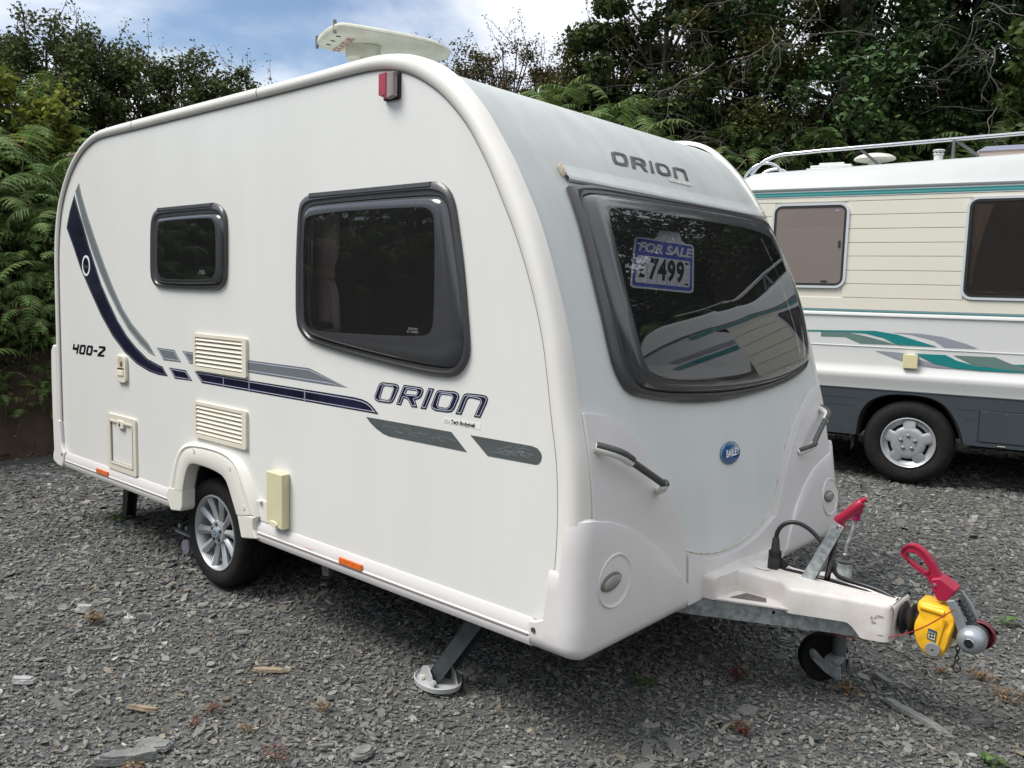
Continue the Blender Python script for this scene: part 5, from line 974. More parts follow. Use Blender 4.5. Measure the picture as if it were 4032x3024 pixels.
# wheels
def mwheel(s, far):
    o = part('wheel', MH); Y = (lambda y: WM-y) if far else (lambda y: y); C_ = (s, 0, .353); L = lambda pr: [(r, Y(h)) for r, h in pr]
    MB().lathe(L([(.205, .030), (.213, .018), (.235, .006), (.270, -.002), (.300, .000), (.325, .012), (.341, .030), (.350, .050), (.353, .075), (.353, .17), (.340, .20), (.2, .21)]), C_, n=72).build('tyre', M_TYRE, o, smooth=45)
    tr_ = MB()
    for k in range(96):
        a = 2*math.pi*k/96; ca, sa = math.cos(a), math.sin(a); ta = (-sa*.0075, ca*.0075)
        r0, r1 = .336, .3545
        tr_.add([(s+r*ca+e*ta[0], Y(h), .353+r*sa+e*ta[1]) for r, h in ((r0, .020), (r1, .052)) for e in (-1, 1)]+[(s+(r-.012)*ca+e*ta[0], Y(h+.006), .353+(r-.012)*sa+e*ta[1]) for r, h in ((r0, .020), (r1, .052)) for e in (-1, 1)], [(0,1,3,2),(4,6,7,5),(0,2,6,4),(1,5,7,3),(0,4,5,1),(2,3,7,6)])
    tag(tr_.build('tread_block', M_TYRE, o), kind='stuff')
    trim = o
    MB().lathe(L([(.197, .040), (.206, .026), (.213, .012), (.212, .006), (.207, .004), (.202, .008), (.196, .014), (.192, .022), (.185, .030), (.160, .042), (.158, .06)]), C_, n=72).build('trim_rim', M_ALLOY, trim, smooth=40)
    MB().lathe(L([(.001, .010), (.030, .010), (.0305, .0115), (.034, .0115), (.0345, .010), (.095, .010), (.120, .013), (.133, .020), (.138, .034)]), C_, n=60).build('trim_dish', M_ALLOY, trim, smooth=40)
    for k in range(5):
        a0_ = 90+72*k; ring0 = []
        rows = []
        for r, hw, h in ((.118, 23, .0125), (.140, 20, .016), (.165, 17, .020), (.188, 15, .026), (.196, 15, .030)):
            rows.append([(s+r*math.cos(rad(a0_+hw*t)), Y(h+.006*abs(t)**6), .353+r*math.sin(rad(a0_+hw*t))) for t in np.linspace(-1, 1, 9)])
        MB().rings(rows, closed=False).build('trim_spoke', M_ALLOY, trim, smooth=50)
        a = rad(a0_); MB().lathe(L([(.0175, .011), (.0165, .006), (.012, .002), (.001, .0005)]), (s+.057*math.cos(a), 0, .353+.057*math.sin(a)), n=16).build('wheel_nut_cap', mat('nut_cap', (.22, .24, .25), .35, metal=.7), trim, smooth=50)
        a = rad(a0_+36); MB().prism(ellipse(s+.060*math.cos(a), .353+.060*math.sin(a), .004, .004, 8), side, Y(.0092), Y(.0105)).build('trim_hole', M_BLACK, trim)
    MB().lathe(L([(.001, .075), (.165, .075)]), C_, n=40).build('brake_drum', M_DARK, o)
mwheel(-.050, False); mwheel(2.95, False); mwheel(-.05, True); mwheel(2.95, True)
# roof furniture
rk = part('roof_rail', MH)
zr = lambda s: 2.848+.030*(s+1.0)
R_ = .0165
MB().tube(chaikin([(-1.56, .30, 2.66), (-1.50, .30, 2.745), (-1.40, .30, 2.81), (-1.25, .30, zr(-1.25)), (0, .30, zr(0)), (2.7, .30, zr(2.7))], 1, False), R_, 12).build('rail_tube', M_CHROME, rk, smooth=60)
MB().tube(chaikin([(-1.56, 1.9, 2.66), (-1.50, 1.9, 2.745), (-1.40, 1.9, 2.81), (-1.25, 1.9, zr(-1.25)), (2.7, 1.9, zr(2.7))], 1, False), R_, 12).build('rail_tube', M_CHROME, rk, smooth=60)
for y in (.46, .86):
    MB().tube(chaikin([(-1.70, y, 1.2), (-1.69, y, 2.62), (-1.60, y, 2.76), (-1.46, y, 2.80), (-1.36, y, 2.76), (-1.32, y, 2.69)], 2, False), .0135, 10).build('ladder_hoop', M_CHROME, rk, smooth=60)
for s in (.10, 1.3, 2.2):
    z = zr(s); MB().tube([(s, .30, z), (s, .30, 2.70)], .0150, 10).build('rail_post', M_STEEL, rk, smooth=60); MB().tube([(s+.015, .30, z-.01), (s+.19, .36, 2.74)], .0120, 10).build('rail_brace', M_STEEL, rk, smooth=60)
MB().tube([(-.62, .32, 2.84), (-.48, .42, 2.72)], .012, 10).build('rail_brace', M_STEEL, rk, smooth=60)
rv = part('roof_vent', MH)
MB().box((-1.12, .55, 2.66), (-.70, .98, 2.735)).build('vent_base', M_MW, rv, bevel=.006); MB().box((-1.09, .58, 2.738), (-.73, .95, 2.765)).build('vent_lid', M_MW, rv, bevel=.006); MB().box((-1.02, .62, 2.765), (-.80, .90, 2.790)).build('vent_lid_top', M_MW, rv, bevel=.006)
MB().box((-1.35, .30, 2.655), (-.62, 1.10, 2.672)).build('vent_plinth', M_MW, rv, bevel=.004)
MB().lathe([(.001, .055), (.08, .05), (.15, .034), (.185, .012), (.190, -.004), (.165, -.012), (.06, -.02), (.05, -.15)], (-.62, 1.25, 2.895), 'Z', 36).build('television_dome', M_ANT, MH, smooth=50)
fl = part('roof_flue', MH); MB().lathe([(.048, 0), (.050, .006), (.038, .008), (.036, .075), (.044, .078), (.044, .085)], (-.02, .50, 2.715), 'Z', 24).build('flue_body', M_MW, fl, smooth=35)
for k in range(8): t = 2*math.pi*k/8; MB().box((-.02+.038*math.cos(t)-.003, .50+.038*math.sin(t)-.003, 2.80), (-.02+.038*math.cos(t)+.003, .50+.038*math.sin(t)+.003, 2.825)).build('flue_slat', M_MW, fl)
MB().lathe([(.001, .032), (.044, .028), (.048, .022), (.046, .018), (.001, .018)], (-.02, .50, 2.805), 'Z', 24).build('flue_cap', M_MW, fl, smooth=35)
sk = part('rooflight', MH); MB().rings([[(x0, .42, z), (x1, .42, z), (x1, 1.4, z), (x0, 1.4, z)] for x0, x1, z in ((.26, 1.7, 2.72), (.28, 1.68, 2.79), (.30, 1.66, 2.80))], True).build('rooflight_base', mat('rooflight_tan', (.50, .40, .34), .4), sk)
MB().rings([[(x0, y0, z), (x1, y0, z), (x1, 1.4, z), (x0, 1.4, z)] for x0, x1, y0, z in ((.27, 1.7, .41, 2.790), (.33, 1.64, .46, 2.835), (.36, 1.6, .50, 2.840))], True, True, True).build('rooflight_dome', mat('smoked_dome', (.16, .17, .24), .15, coat=1), sk)

# ================================================================== GROUND AND BANKS
rng = np.random.default_rng(11)
M_GROUND = mat('slate_waste_ground', (.050, .053, .053), .85, col2=(.095, .097, .092), vscale=55, vdetail=8, bump=1.0, bscale=38)
M_SOIL = mat('bank_soil', (.035, .024, .016), .95, col2=(.070, .050, .034), vscale=5, vdetail=8, bump=1.0, bscale=9)
gx = np.r_[-60, -30, -15, np.linspace(-8, 10, 91), 16, 30, 60]; gy = np.r_[-60, -30, -12, np.linspace(-4, 12, 81), 18, 30, 60]
def gz(x, y): return -.012+.008*math.sin(1.3*x+.4)*math.cos(1.1*y+.7)+.004*math.sin(4.1*x+y*3.3)
v = [(x, y, gz(x, y)) for y in gy for x in gx]; nx_ = len(gx)
f = [(j*nx_+i, j*nx_+i+1, (j+1)*nx_+i+1, (j+1)*nx_+i) for j in range(len(gy)-1) for i in range(nx_-1)]
tag(mesh_obj('ground', v, f, M_GROUND, None, smooth=60), 'grey slate gravel yard', kind='structure')
YARD = [(-6.35, 0), (-6.25, -4), (-5.5, -9), (-1, -13), (6, -14), (12, -11), (15, -4), (15, 4), (12, 9.5), (6, 10.8), (1, 9.9), (-2.5, 8.6), (-5, 6.2), (-6.2, 3.2)]
yb = chaikin(YARD, 3); yb = resample(yb+[yb[0]], 361)[:-1]
YB = np.array(yb); YT = np.roll(YB, -1, 0)-np.roll(YB, 1, 0); YT /= np.linalg.norm(YT, axis=1)[:, None]; YN = np.stack([-YT[:, 1], YT[:, 0]], 1)
if (YN*(YB-YB.mean(0))).sum() < 0: YN = -YN
HD = [0, .12, .3, .55, 1.0, 1.6, 3, 6, 12, 25, 60, 160]; HH = [-.06, .18, .72, 1.18, 1.42, 1.62, 1.95, 2.5, 3.2, 4.2, 6, 8]
def bank_h(p, d):
    h = float(np.interp(d, HD, HH))
    if d > .8 and p[1] < 5 and p[0] > -5: h += 2.6*min(1, (d-.8)/3.5)  # unseen open-side bank raised so the windows reflect dark
    az = math.degrees(math.atan2(p[1]-CAM.y, p[0]-CAM.x))
    k = max(0, min(1, (140-az)/15)) if 60 < az < 170 else 0
    h *= 1+.42*k*(1 if d > .3 else d/.3)
    h += .50*math.exp(-((az-127)/7.5)**2)*max(0, min(1, (d-.5)/1.2))+.35*math.exp(-((az-110)/10)**2)*max(0, min(1, (d-.5)/1.2))
    g = math.exp(-(((p[0]-3.5)/5.5)**2+((p[1]-18.5)/5.0)**2)); h += 5.0*g
    h += .05*math.sin(p[0]*9.3+p[1]*7.1+d*11)*min(1, d/.2)+(.10*math.sin(p[0]*2.1+p[1]*1.7)+.07*math.sin(p[0]*4.7-p[1]*3.9))*min(1, d/.5)
    return h
rows = []
for d in (0, .06, .12, .2, .3, .42, .55, .75, 1.0, 1.3, 1.6, 2.2, 3, 4.2, 6, 8, 10, 13, 18, 25, 40, 60, 160):
    rows.append([(YB[i, 0]+YN[i, 0]*(d+.12*math.sin(i*.9)*min(1, d+.3)), YB[i, 1]+YN[i, 1]*(d+.12*math.sin(i*.9)*min(1, d+.3)), bank_h(YB[i]+YN[i]*d, d)) for i in range(360)])
tag(MB().rings(rows).build('hillside', M_SOIL, None, smooth=80), 'bare brown earth bank round the yard', kind='structure')
def bank_pts(n, sel, d0, d1, power=1.0):
    idx = np.where([sel(p) for p in YB])[0]; r = []
    for _ in range(n):
        i = int(rng.choice(idx)); d = d0+(d1-d0)*rng.random()**power; p = YB[i]+YN[i]*d+rng.normal(0, .10, 2); r.append((p[0], p[1], bank_h(p, d)-.03, d))
    return r
# ---- scatter by geometry nodes: points carry rotation, size and choice of source mesh
def scatter(name, pts, rot, scl, idx, sources, kind='stuff', label=None):
    c = bpy.data.collections.new(name+'_sources')
    for s in sources: c.objects.link(s)
    me = bpy.data.meshes.new(name); n = len(pts); me.vertices.add(n); me.vertices.foreach_set('co', np.asarray(pts, dtype=np.float32).ravel())
    a = me.attributes.new('rot', 'FLOAT_VECTOR', 'POINT'); a.data.foreach_set('vector', np.asarray(rot, dtype=np.float32).ravel())
    a = me.attributes.new('scl', 'FLOAT_VECTOR', 'POINT'); a.data.foreach_set('vector', np.asarray(scl, dtype=np.float32).ravel())
    a = me.attributes.new('idx', 'INT', 'POINT'); a.data.foreach_set('value', np.asarray(idx, dtype=np.int32))
    o = bpy.data.objects.new(name, me); COL.objects.link(o)
    g = bpy.data.node_groups.new(name, 'GeometryNodeTree'); g.interface.new_socket('Geometry', in_out='INPUT', socket_type='NodeSocketGeometry'); g.interface.new_socket('Geometry', in_out='OUTPUT', socket_type='NodeSocketGeometry')
    gi = g.nodes.new('NodeGroupInput'); go = g.nodes.new('NodeGroupOutput'); ci = g.nodes.new('GeometryNodeCollectionInfo'); ci.inputs['Collection'].default_value = c; ci.inputs['Separate Children'].default_value = True; ci.inputs['Reset Children'].default_value = True
    ip = g.nodes.new('GeometryNodeInstanceOnPoints'); ip.inputs['Pick Instance'].default_value = True
    def attr(nm, t):
        q = g.nodes.new('GeometryNodeInputNamedAttribute'); q.data_type = t; q.inputs['Name'].default_value = nm; return [x for x in q.outputs if x.enabled and x.name == 'Attribute'][0]
    e = g.nodes.new('FunctionNodeEulerToRotation'); g.links.new(attr('rot', 'FLOAT_VECTOR'), e.inputs[0])
    g.links.new(gi.outputs[0], ip.inputs['Points']); g.links.new(ci.outputs[0], ip.inputs['Instance']); g.links.new(attr('idx', 'INT'), ip.inputs['Instance Index'])
    g.links.new(e.outputs[0], ip.inputs['Rotation']); g.links.new(attr('scl', 'FLOAT_VECTOR'), ip.inputs['Scale']); g.links.new(ip.outputs[0], go.inputs[0])
    m = o.modifiers.new('scatter', 'NODES'); m.node_group = g
    return tag(o, label, kind=kind)
def src(name, v, f, m, smooth=None):
    me = bpy.data.meshes.new(name); me.from_pydata([tuple(p) for p in v], [], f); me.update(); me.materials.append(m)
    if smooth: me.shade_smooth()
    return bpy.data.objects.new(name, me)
M_CHIP = mat('slate_chip', (.1, .1, .1), .62, island=.20, spec=.3, bump=.15, bscale=2.0, col3=[(0, (.095, .100, .098)), (.22, (.135, .140, .136)), (.45, (.170, .175, .168)), (.66, (.205, .210, .198)), (.82, (.250, .252, .236)), (.90, (.165, .152, .125)), (.945, (.235, .21, .16)), (.972, (.33, .32, .29)), (.987, (.20, .13, .09)), (.993, (.50, .50, .47))])
rs = random.Random(3)
def chip(seed, L=1.0, wd=.45, th=.15, n=6):
    r = random.Random(seed); p = []
    for k in range(n):
        a = 2*math.pi*(k+r.uniform(-.28, .28))/n; q = r.uniform(.78, 1.15)
        p.append((.5*L*math.cos(a)*q*(1.1 if abs(math.cos(a)) > .5 else .9), .5*wd*math.sin(a)*q*1.25))
    tilt = r.uniform(-.10, .10); top = [(x*.93, y*.90, th*.5+tilt*x+r.uniform(-.02, .02)) for x, y in p]; bt = [(x, y, -th*.5) for x, y in p]
    return top+bt, [tuple(range(n))]+[(k, k+n, (k+1) % n+n, (k+1) % n) for k in range(n)]
t_ = M_CHIP.node_tree; b_ = t_.nodes['Principled BSDF']; lk_ = b_.inputs['Base Color'].links[0].from_socket
g_ = t_.nodes.new('ShaderNodeNewGeometry'); nn_ = t_.nodes.new('ShaderNodeTexNoise'); nn_.inputs['Scale'].default_value = 1.1; nn_.inputs['Detail'].default_value = 5; t_.links.new(g_.outputs['Position'], nn_.inputs['Vector'])
rr_n = t_.nodes.new('ShaderNodeValToRGB'); t_.links.new(nn_.outputs['Fac'], rr_n.inputs[0]); rr_n.color_ramp.elements[0].position = .34; rr_n.color_ramp.elements[0].color = (.72, .70, .66, 1); rr_n.color_ramp.elements[1].position = .62; rr_n.color_ramp.elements[1].color = (1.0, 1.0, 1.0, 1)
mm_ = t_.nodes.new('ShaderNodeMix'); mm_.data_type = 'RGBA'; mm_.blend_type = 'MULTIPLY'; mm_.inputs[0].default_value = 1.0; t_.links.new(lk_, mm_.inputs[6]); t_.links.new(rr_n.outputs[0], mm_.inputs[7]); t_.links.new(mm_.outputs[2], b_.inputs['Base Color'])
chips = [src('chip_%02d' % k, *chip(k+1, 1, (.24, .34, .42, .55, .30, .66, .20, .40)[k], (.14, .12, .14, .12, .10, .10, .14, .18)[k], (5, 6, 5, 6, 7, 6, 5, 5)[k]), M_CHIP) for k in range(8)]
P_, R_a, S_a, I_a = [], [], [], []
def addchips(n, x0, x1, y0, y1, dmin, dmax, smin, smax, zoff=0.0):
    x = rng.uniform(x0, x1, n); y = rng.uniform(y0, y1, n); d = np.hypot(x-CAM.x, y-CAM.y); k = (d >= dmin) & (d < dmax)
    k &= ~((x < YB[:, 0].min()+.25)); x, y = x[k], y[k]; m = len(x)
    z = np.array([gz(a, b) for a, b in zip(x, y)])+zoff+rng.uniform(.0, .010, m)
    s = np.exp(rng.normal(math.log((smin*smax)**.5), .38, m)); s = np.clip(s, smin*.6, smax*1.8)
    P_.append(np.stack([x, y, z], 1)); tl = rng.normal(0, .20, (m, 2)); big = rng.random(m) < .10; tl[big] *= 2.6
    R_a.append(np.stack([tl[:, 0], tl[:, 1], rng.uniform(0, 6.283, m)], 1)); th = rng.uniform(.8, 1.3, m)
    S_a.append(np.stack([s, s*rng.uniform(.8, 1.2, m), s*th], 1)); I_a.append(rng.integers(0, 8, m))
addchips(int(16*9*6200), -7, 9, -3.4, 5.6, 0, 3.9, .0105, .0245)
addchips(int(16*12*3000), -7, 9, -3.4, 8.6, 3.9, 6.2, .015, .033)
addchips(int(16*14*1100), -7, 9, -3.4, 10.6, 6.2, 15, .022, .046)
addchips(int(16*9*70), -7, 9, -3.4, 5.6, 0, 6, .030, .050, .003)
addchips(int(16*9*1), -7, 9, -3.4, 5.6, 0, 6, .055, .075, .002)
P_ = np.concatenate(P_); R_a = np.concatenate(R_a); S_a = np.concatenate(S_a); I_a = np.concatenate(I_a)
# no chips inside the tyres' contact patches
keep = ~((abs(P_[:, 0]+2.311) < .10) & (P_[:, 1] > .03) & (P_[:, 1] < .22))
scatter('gravel', P_[keep], R_a[keep], S_a[keep], I_a[keep], chips, label='loose grey slate chippings covering the yard')
# single larger slates and stones
M_SL = mat('slate_piece', (.13, .135, .13), .6, col2=(.22, .225, .21), vscale=22, vdetail=8, bump=.6, bscale=70); M_SLT = mat('tan_slate', (.24, .19, .13), .6, col2=(.33, .27, .19), vscale=20, bump=.4); M_SLP = mat('pale_stone', (.30, .31, .31), .6, col2=(.42, .43, .42), vscale=14, bump=.4)
def slate(x, y, L, w, h, rz, m, lab, nm='slate', seed=0):
    r = random.Random(seed+500); q = MB(); n = 17; base_ = []
    for k in range(n):
        a = 2*math.pi*k/n; e = (abs(math.cos(a))**.7, abs(math.sin(a))**.7); base_.append((.5*L*math.copysign(e[0], math.cos(a))*r.uniform(.80, 1.08), .5*w*math.copysign(e[1], math.sin(a))*r.uniform(.72, 1.15)))
    nl = 3; tilt = r.uniform(-.06, .06)
    for l in range(nl):
        k0 = 1-.10*l*r.uniform(.6, 1.6); dx_ = r.uniform(-.04, .04)*L*l; z0 = -h*.5+h*l/nl; z1 = z0+h/nl*.96
        ring = [(x*k0*r.uniform(.94, 1.04)+dx_, y*k0*r.uniform(.90, 1.04)) for x, y in base_]
        q.rings([[(x, y, z0+tilt*x) for x, y in ring], [(x*r.uniform(.96, 1.01), y*r.uniform(.95, 1.01), z1+tilt*x+r.uniform(-.06, .06)*h) for x, y in ring]], True, True, True)
    o = q.build(nm, m, None); o.location = (x, y, gz(x, y)+.012+h*.4); o.rotation_euler = (rs.uniform(-.12, .12), rs.uniform(-.12, .12), rz)
    return tag(o, lab, 'slate' if nm == 'slate' else 'stone')
S_ = D['stones']
slate(*S_[0], .085, .055, .03, .9, M_SLP, 'smooth pale grey stone beside an orange moss clump left of the wheel', 'stone', 1)
slate(*S_[2], .20, .065, .03, 1.1, M_SL, 'long jagged slate slab lying at the lower left edge of the gravel', seed=2)
slate(*S_[3], .14, .07, .016, .4, M_SL, 'flat bluish slate just behind the long jagged slab', seed=3)
slate(*S_[4], .12, .026, .014, .75, M_SLT, 'thin tan slate splinter near the red weeds', seed=4)
slate(*S_[5], .10, .04, .02, .7, M_SLP, 'pale rectangular slate alone at the far left of the gravel', seed=5)
slate(*S_[19], .30, .05, .014, -.35, M_SL, 'longest dark slate plank in front of the jockey wheel', seed=6)
slate(*S_[20], .12, .04, .02, -.5, M_SL, 'stubby slate wedge lying beside the jockey wheel', seed=7)
slate(-1.72, -.15, .09, .04, .010, .5, M_SL, 'small dark flat slate left of the front steady foot', seed=8)
slate(-1.30, -.28, .16, .035, .012, .8, M_SLT, 'tan slate plank between the wheel and the steady foot', seed=9)
slate(-.55, -.42, .10, .06, .018, 1.9, M_SL, 'dark upturned slate in front of the steady foot', seed=10)
# ---- weeds
def weed(x, y, lab, cols, n=40, R=.05, h=.03, leaf=.012, nm='weed', cat='weed'):
    m = mat('weed_'+'_'.join('%03d' % int(c*999) for c in cols[0][:3]), cols[0], .6, island=.4, col3=[(i/len(cols), c) for i, c in enumerate(cols)], trans=.2)
    q = MB()
    for k in range(n):
        a = rs.uniform(0, 6.28); r = R*rs.random()**.6; px, py = r*math.cos(a), r*math.sin(a)*.7; hz = h*rs.uniform(.3, 1); b = rs.uniform(0, 6.28); l = leaf*rs.uniform(.7, 1.6); w = l*.35; t = rs.uniform(-.5, .9)
        dx, dy = math.cos(b), math.sin(b)
        q.add([(px, py, hz), (px+dx*l*.5-dy*w, py+dy*l*.5+dx*w, hz+t*l*.5), (px+dx*l, py+dy*l, hz+t*l*.7), (px+dx*l*.5+dy*w, py+dy*l*.5-dx*w, hz+t*l*.5)], [(0, 1, 2, 3)])
    o = q.build(nm, m, None)
    st_ = MB()
    for k in range(7):
        a = rs.uniform(0, 6.28); st_.tube([(0, 0, -.01), (R*.4*math.cos(a), R*.4*math.sin(a), h*.6), (R*.8*math.cos(a), R*.6*math.sin(a), h*.9)], .0011, 4)
    e = empty(nm+'_plant', lab, cat, (x, y, gz(x, y)+.012)); o.name = 'leaf_mass'; o.parent = e; tag(o, kind='stuff'); s = st_.build('stem', m, e); return e
RED = [(.12, .015, .018), (.19, .03, .025), (.09, .03, .02), (.10, .07, .03)]; ORG = [(.20, .09, .03), (.15, .08, .035), (.26, .16, .06), (.12, .09, .05)]; GRN = [(.06, .12, .02), (.08, .16, .03), (.05, .09, .02)]
for i, lab, c, n, R, h, l in ((1, 'orange dry moss clump beside the pale stone left of the wheel', ORG, 120, .05, .03, .012), (6, 'red stemmed weed nearest the wheel among the lower gravel', RED, 36, .045, .025, .011), (7, 'red weed with a pale twig in front of the tan splinter', RED, 30, .03, .015, .011), (8, 'small dried brown weed in front of the steady foot', ORG, 40, .035, .02, .010),
        (9, 'orange weed at the bottom edge between two slates', ORG, 40, .03, .02, .010), (10, 'straggling red weed patch at the bottom centre edge', RED, 44, .06, .022, .011), (11, 'rusty orange weed in front of the jockey wheel', ORG, 80, .045, .03, .014), (12, 'red and yellow weed left of the jockey wheel in open gravel', RED, 60, .035, .03, .014), (13, 'dark red weed in the shade under the hitch', RED, 60, .035, .05, .014),
        (14, 'rusty weed patch below the hanging hook', ORG, 70, .06, .015, .012), (15, 'rusty weed patch right of the hook near the frame edge', ORG, 90, .09, .015, .012), (16, 'small red brown weed behind the jockey wheel', RED, 40, .03, .015, .012), (17, 'bright green weed at the lower right corner', GRN, 34, .045, .02, .018), (18, 'green leafy weed right of the red disc', GRN, 14, .05, .02, .028), (23, 'green moss tuft in the shade beneath the front bumper', GRN, 60, .05, .02, .012), (22, 'small green tuft at the rear steady foot', GRN, 60, .07, .05, .020), (21, 'brown weed at the lower left corner by the jagged slab', ORG, 40, .05, .015, .012)):
    weed(S_[i][0], S_[i][1], lab, c, n, R, h, l)
# ================================================================== PLANTS
M_FERN = mat('bracken_green', (.05, .1, .02), .7, spec=.25, island=.30, trans=.30, col3=[(0, (.065, .120, .032)), (.3, (.095, .165, .045)), (.6, (.125, .200, .062)), (.85, (.165, .235, .085)), (.97, (.20, .20, .07))])
M_FERND = mat('bracken_dead', (.12, .07, .03), .7, island=.4, col3=[(0, (.10, .055, .025)), (.5, (.15, .09, .04)), (1, (.07, .04, .02))])
M_STALK = mat('bracken_stalk', (.10, .13, .03), .6, var=.5, vscale=5)
def frond(q, base, yaw, L, droop, pmax, r, lean=.9):
    """one divided frond: an arching midrib with paired leaflets, each leaflet toothed"""
    n = 17; pts = []; x = z = 0; ang = lean
    for i in range(n+1):
        pts.append((x, z, ang)); x += L/n*math.cos(ang); z += L/n*math.sin(ang); ang -= droop/n*(1+i/n)
    cy, sy = math.cos(yaw), math.sin(yaw); W_ = lambda u, s_, w: (base[0]+u*cy-s_*sy, base[1]+u*sy+s_*cy, base[2]+w)
    roll = r.uniform(-.5, .5)
    for i in range(2, n+1):
        t = i/n; pl = pmax*(1-t)**.75*(1 if i > 3 else .8)+.012; X, Z, A = pts[i]; cA, sA = math.cos(A), math.sin(A)
        for sg in (-1, 1):
            k = max(4, int(pl/.013)); sag = r.uniform(.2, .6); sweep = r.uniform(.15, .35); va = []; vb = []
            for j in range(k+1):
                tj = j/k; ext = pl*tj; w = .62*L/n*(1-tj)**.7*(1.0 if j % 2 else .30)+.001
                z0 = Z-sag*ext*tj+roll*ext*sg*.3; u0 = X+ext*sweep
                va.append(W_(u0+w*cA, sg*ext, z0+w*sA-.15*w)); vb.append(W_(u0-w*cA, sg*ext, z0-w*sA-.15*w))
            q.add(va+vb, [(j, j+1, k+2+j, k+1+j) for j in range(k)])
    return pts
def bracken_src(nm, seed, dead=False):
    r = random.Random(seed); q = MB(); h = r.uniform(.75, 1.1) if not dead else .5
    st_ = []
    nf = 6
    for k in range(nf):
        zz = h*(.40+.60*k/(nf-1)); yaw = r.uniform(0, 6.28) if k else 0; yaw = k*2.4+r.uniform(-.5, .5)
        frond(q, (0, 0, zz), yaw, r.uniform(.50, .90)*(1-.25*k/nf), r.uniform(.9, 2.0) if not dead else 2.6, r.uniform(.15, .24), r, lean=r.uniform(.2, 1.1))
    o = src(nm, q.v, q.f, M_FERND if dead else M_FERN)
    s = MB().tube([(0, 0, -.1), (.01, .01, h*.5), (0, 0, h)], .006, 4)
    # stalk as second material
    me = o.data; bm = bmesh.new(); bm.from_mesh(me); me.materials.append(M_STALK)
    vs = [bm.verts.new(p) for p in s.v]
    for fc in s.f:
        fn_ = bm.faces.new([vs[i] for i in fc]); fn_.material_index = 1
    bm.to_mesh(me); bm.free()
    return o
FERN = [bracken_src('bracken_%02d' % k, 20+k) for k in range(5)]+[bracken_src('bracken_dead_%02d' % k, 60+k, True) for k in range(2)]
def fern_scatter(nm, pts, lab, s0, s1, deadf=.06):
    n = len(pts); r = np.zeros((n, 3)); r[:, 2] = rng.uniform(0, 6.28, n); r[:, :2] = rng.normal(0, .16, (n, 2)); s = rng.uniform(s0, s1, n); dead = rng.random(n) < deadf
    idx = np.where(dead, rng.integers(5, 7, n), rng.integers(0, 5, n))
    scatter(nm, [p[:3] for p in pts], r, np.stack([s, s, s], 1), idx, FERN, label=lab)
west = lambda p: p[0] < -4.6 and -3.5 < p[1] < 7.5
north = lambda p: p[1] > 5.5 and p[0] > -5.6
other = lambda p: not west(p) and not north(p)
fern_scatter('bracken', bank_pts(420, west, .75, 3.6), 'tall green bracken thicket on the bank behind the caravan', .95, 1.35)
fern_scatter('bracken', bank_pts(760, north, .6, 4.4), 'green bracken thicket on the bank behind the motorhome', .95, 1.4)
fern_scatter('bracken', bank_pts(620, west, .22, .95), 'low green and brown bracken hanging over the earth bank', .5, .85, .14)
fern_scatter('bracken', bank_pts(420, west, .10, .55), 'small bracken fronds trailing down the face of the earth bank', .36, .62, .12)
fern_scatter('bracken', bank_pts(260, other, .5, 4), 'bracken on the banks on the open side of the yard', .9, 1.3)
# leaf-built crowns
def leaf_quads(c, s, rg, aspect=.62, flat=.5, fold=.25):
    n = len(c); nm = rg.normal(0, 1, (n, 3)); nm[:, 2] = np.abs(nm[:, 2])+flat; nm /= np.linalg.norm(nm, axis=1)[:, None]
    t = rg.normal(0, 1, (n, 3)); t -= nm*(t*nm).sum(1)[:, None]; t /= np.linalg.norm(t, axis=1)[:, None]; b = np.cross(nm, t); s = s[:, None]
    v = np.stack([c-t*s*.5, c+b*s*.5*aspect+nm*s*fold*.3, c+t*s*.5, c-b*s*.5*aspect+nm*s*fold*.3], 1).reshape(-1, 3)
    return v
def quads_obj(name, v, m, parent=None, kind=None):
    n = len(v)//4; me = bpy.data.meshes.new(name); me.vertices.add(n*4); me.vertices.foreach_set('co', v.astype(np.float32).ravel())
    me.loops.add(n*4); me.loops.foreach_set('vertex_index', np.arange(n*4, dtype=np.int32)); me.polygons.add(n); me.polygons.foreach_set('loop_start', np.arange(0, n*4, 4, dtype=np.int32)); me.polygons.foreach_set('loop_total', np.full(n, 4, dtype=np.int32))
    me.update(); me.validate(); me.materials.append(m); o = bpy.data.objects.new(name, me); COL.objects.link(o); o.parent = parent
    if kind: o['kind'] = kind
    return o
M_BARK = mat('bark', (.035, .030, .024), .9, col2=(.065, .057, .046), vscale=12, bump=.8, bscale=14); M_TWIG = mat('pale_dead_twig', (.15, .135, .11), .85, var=.4, vscale=9)
def ramp(*c): return [(i/len(c), x) for i, x in enumerate(c)]
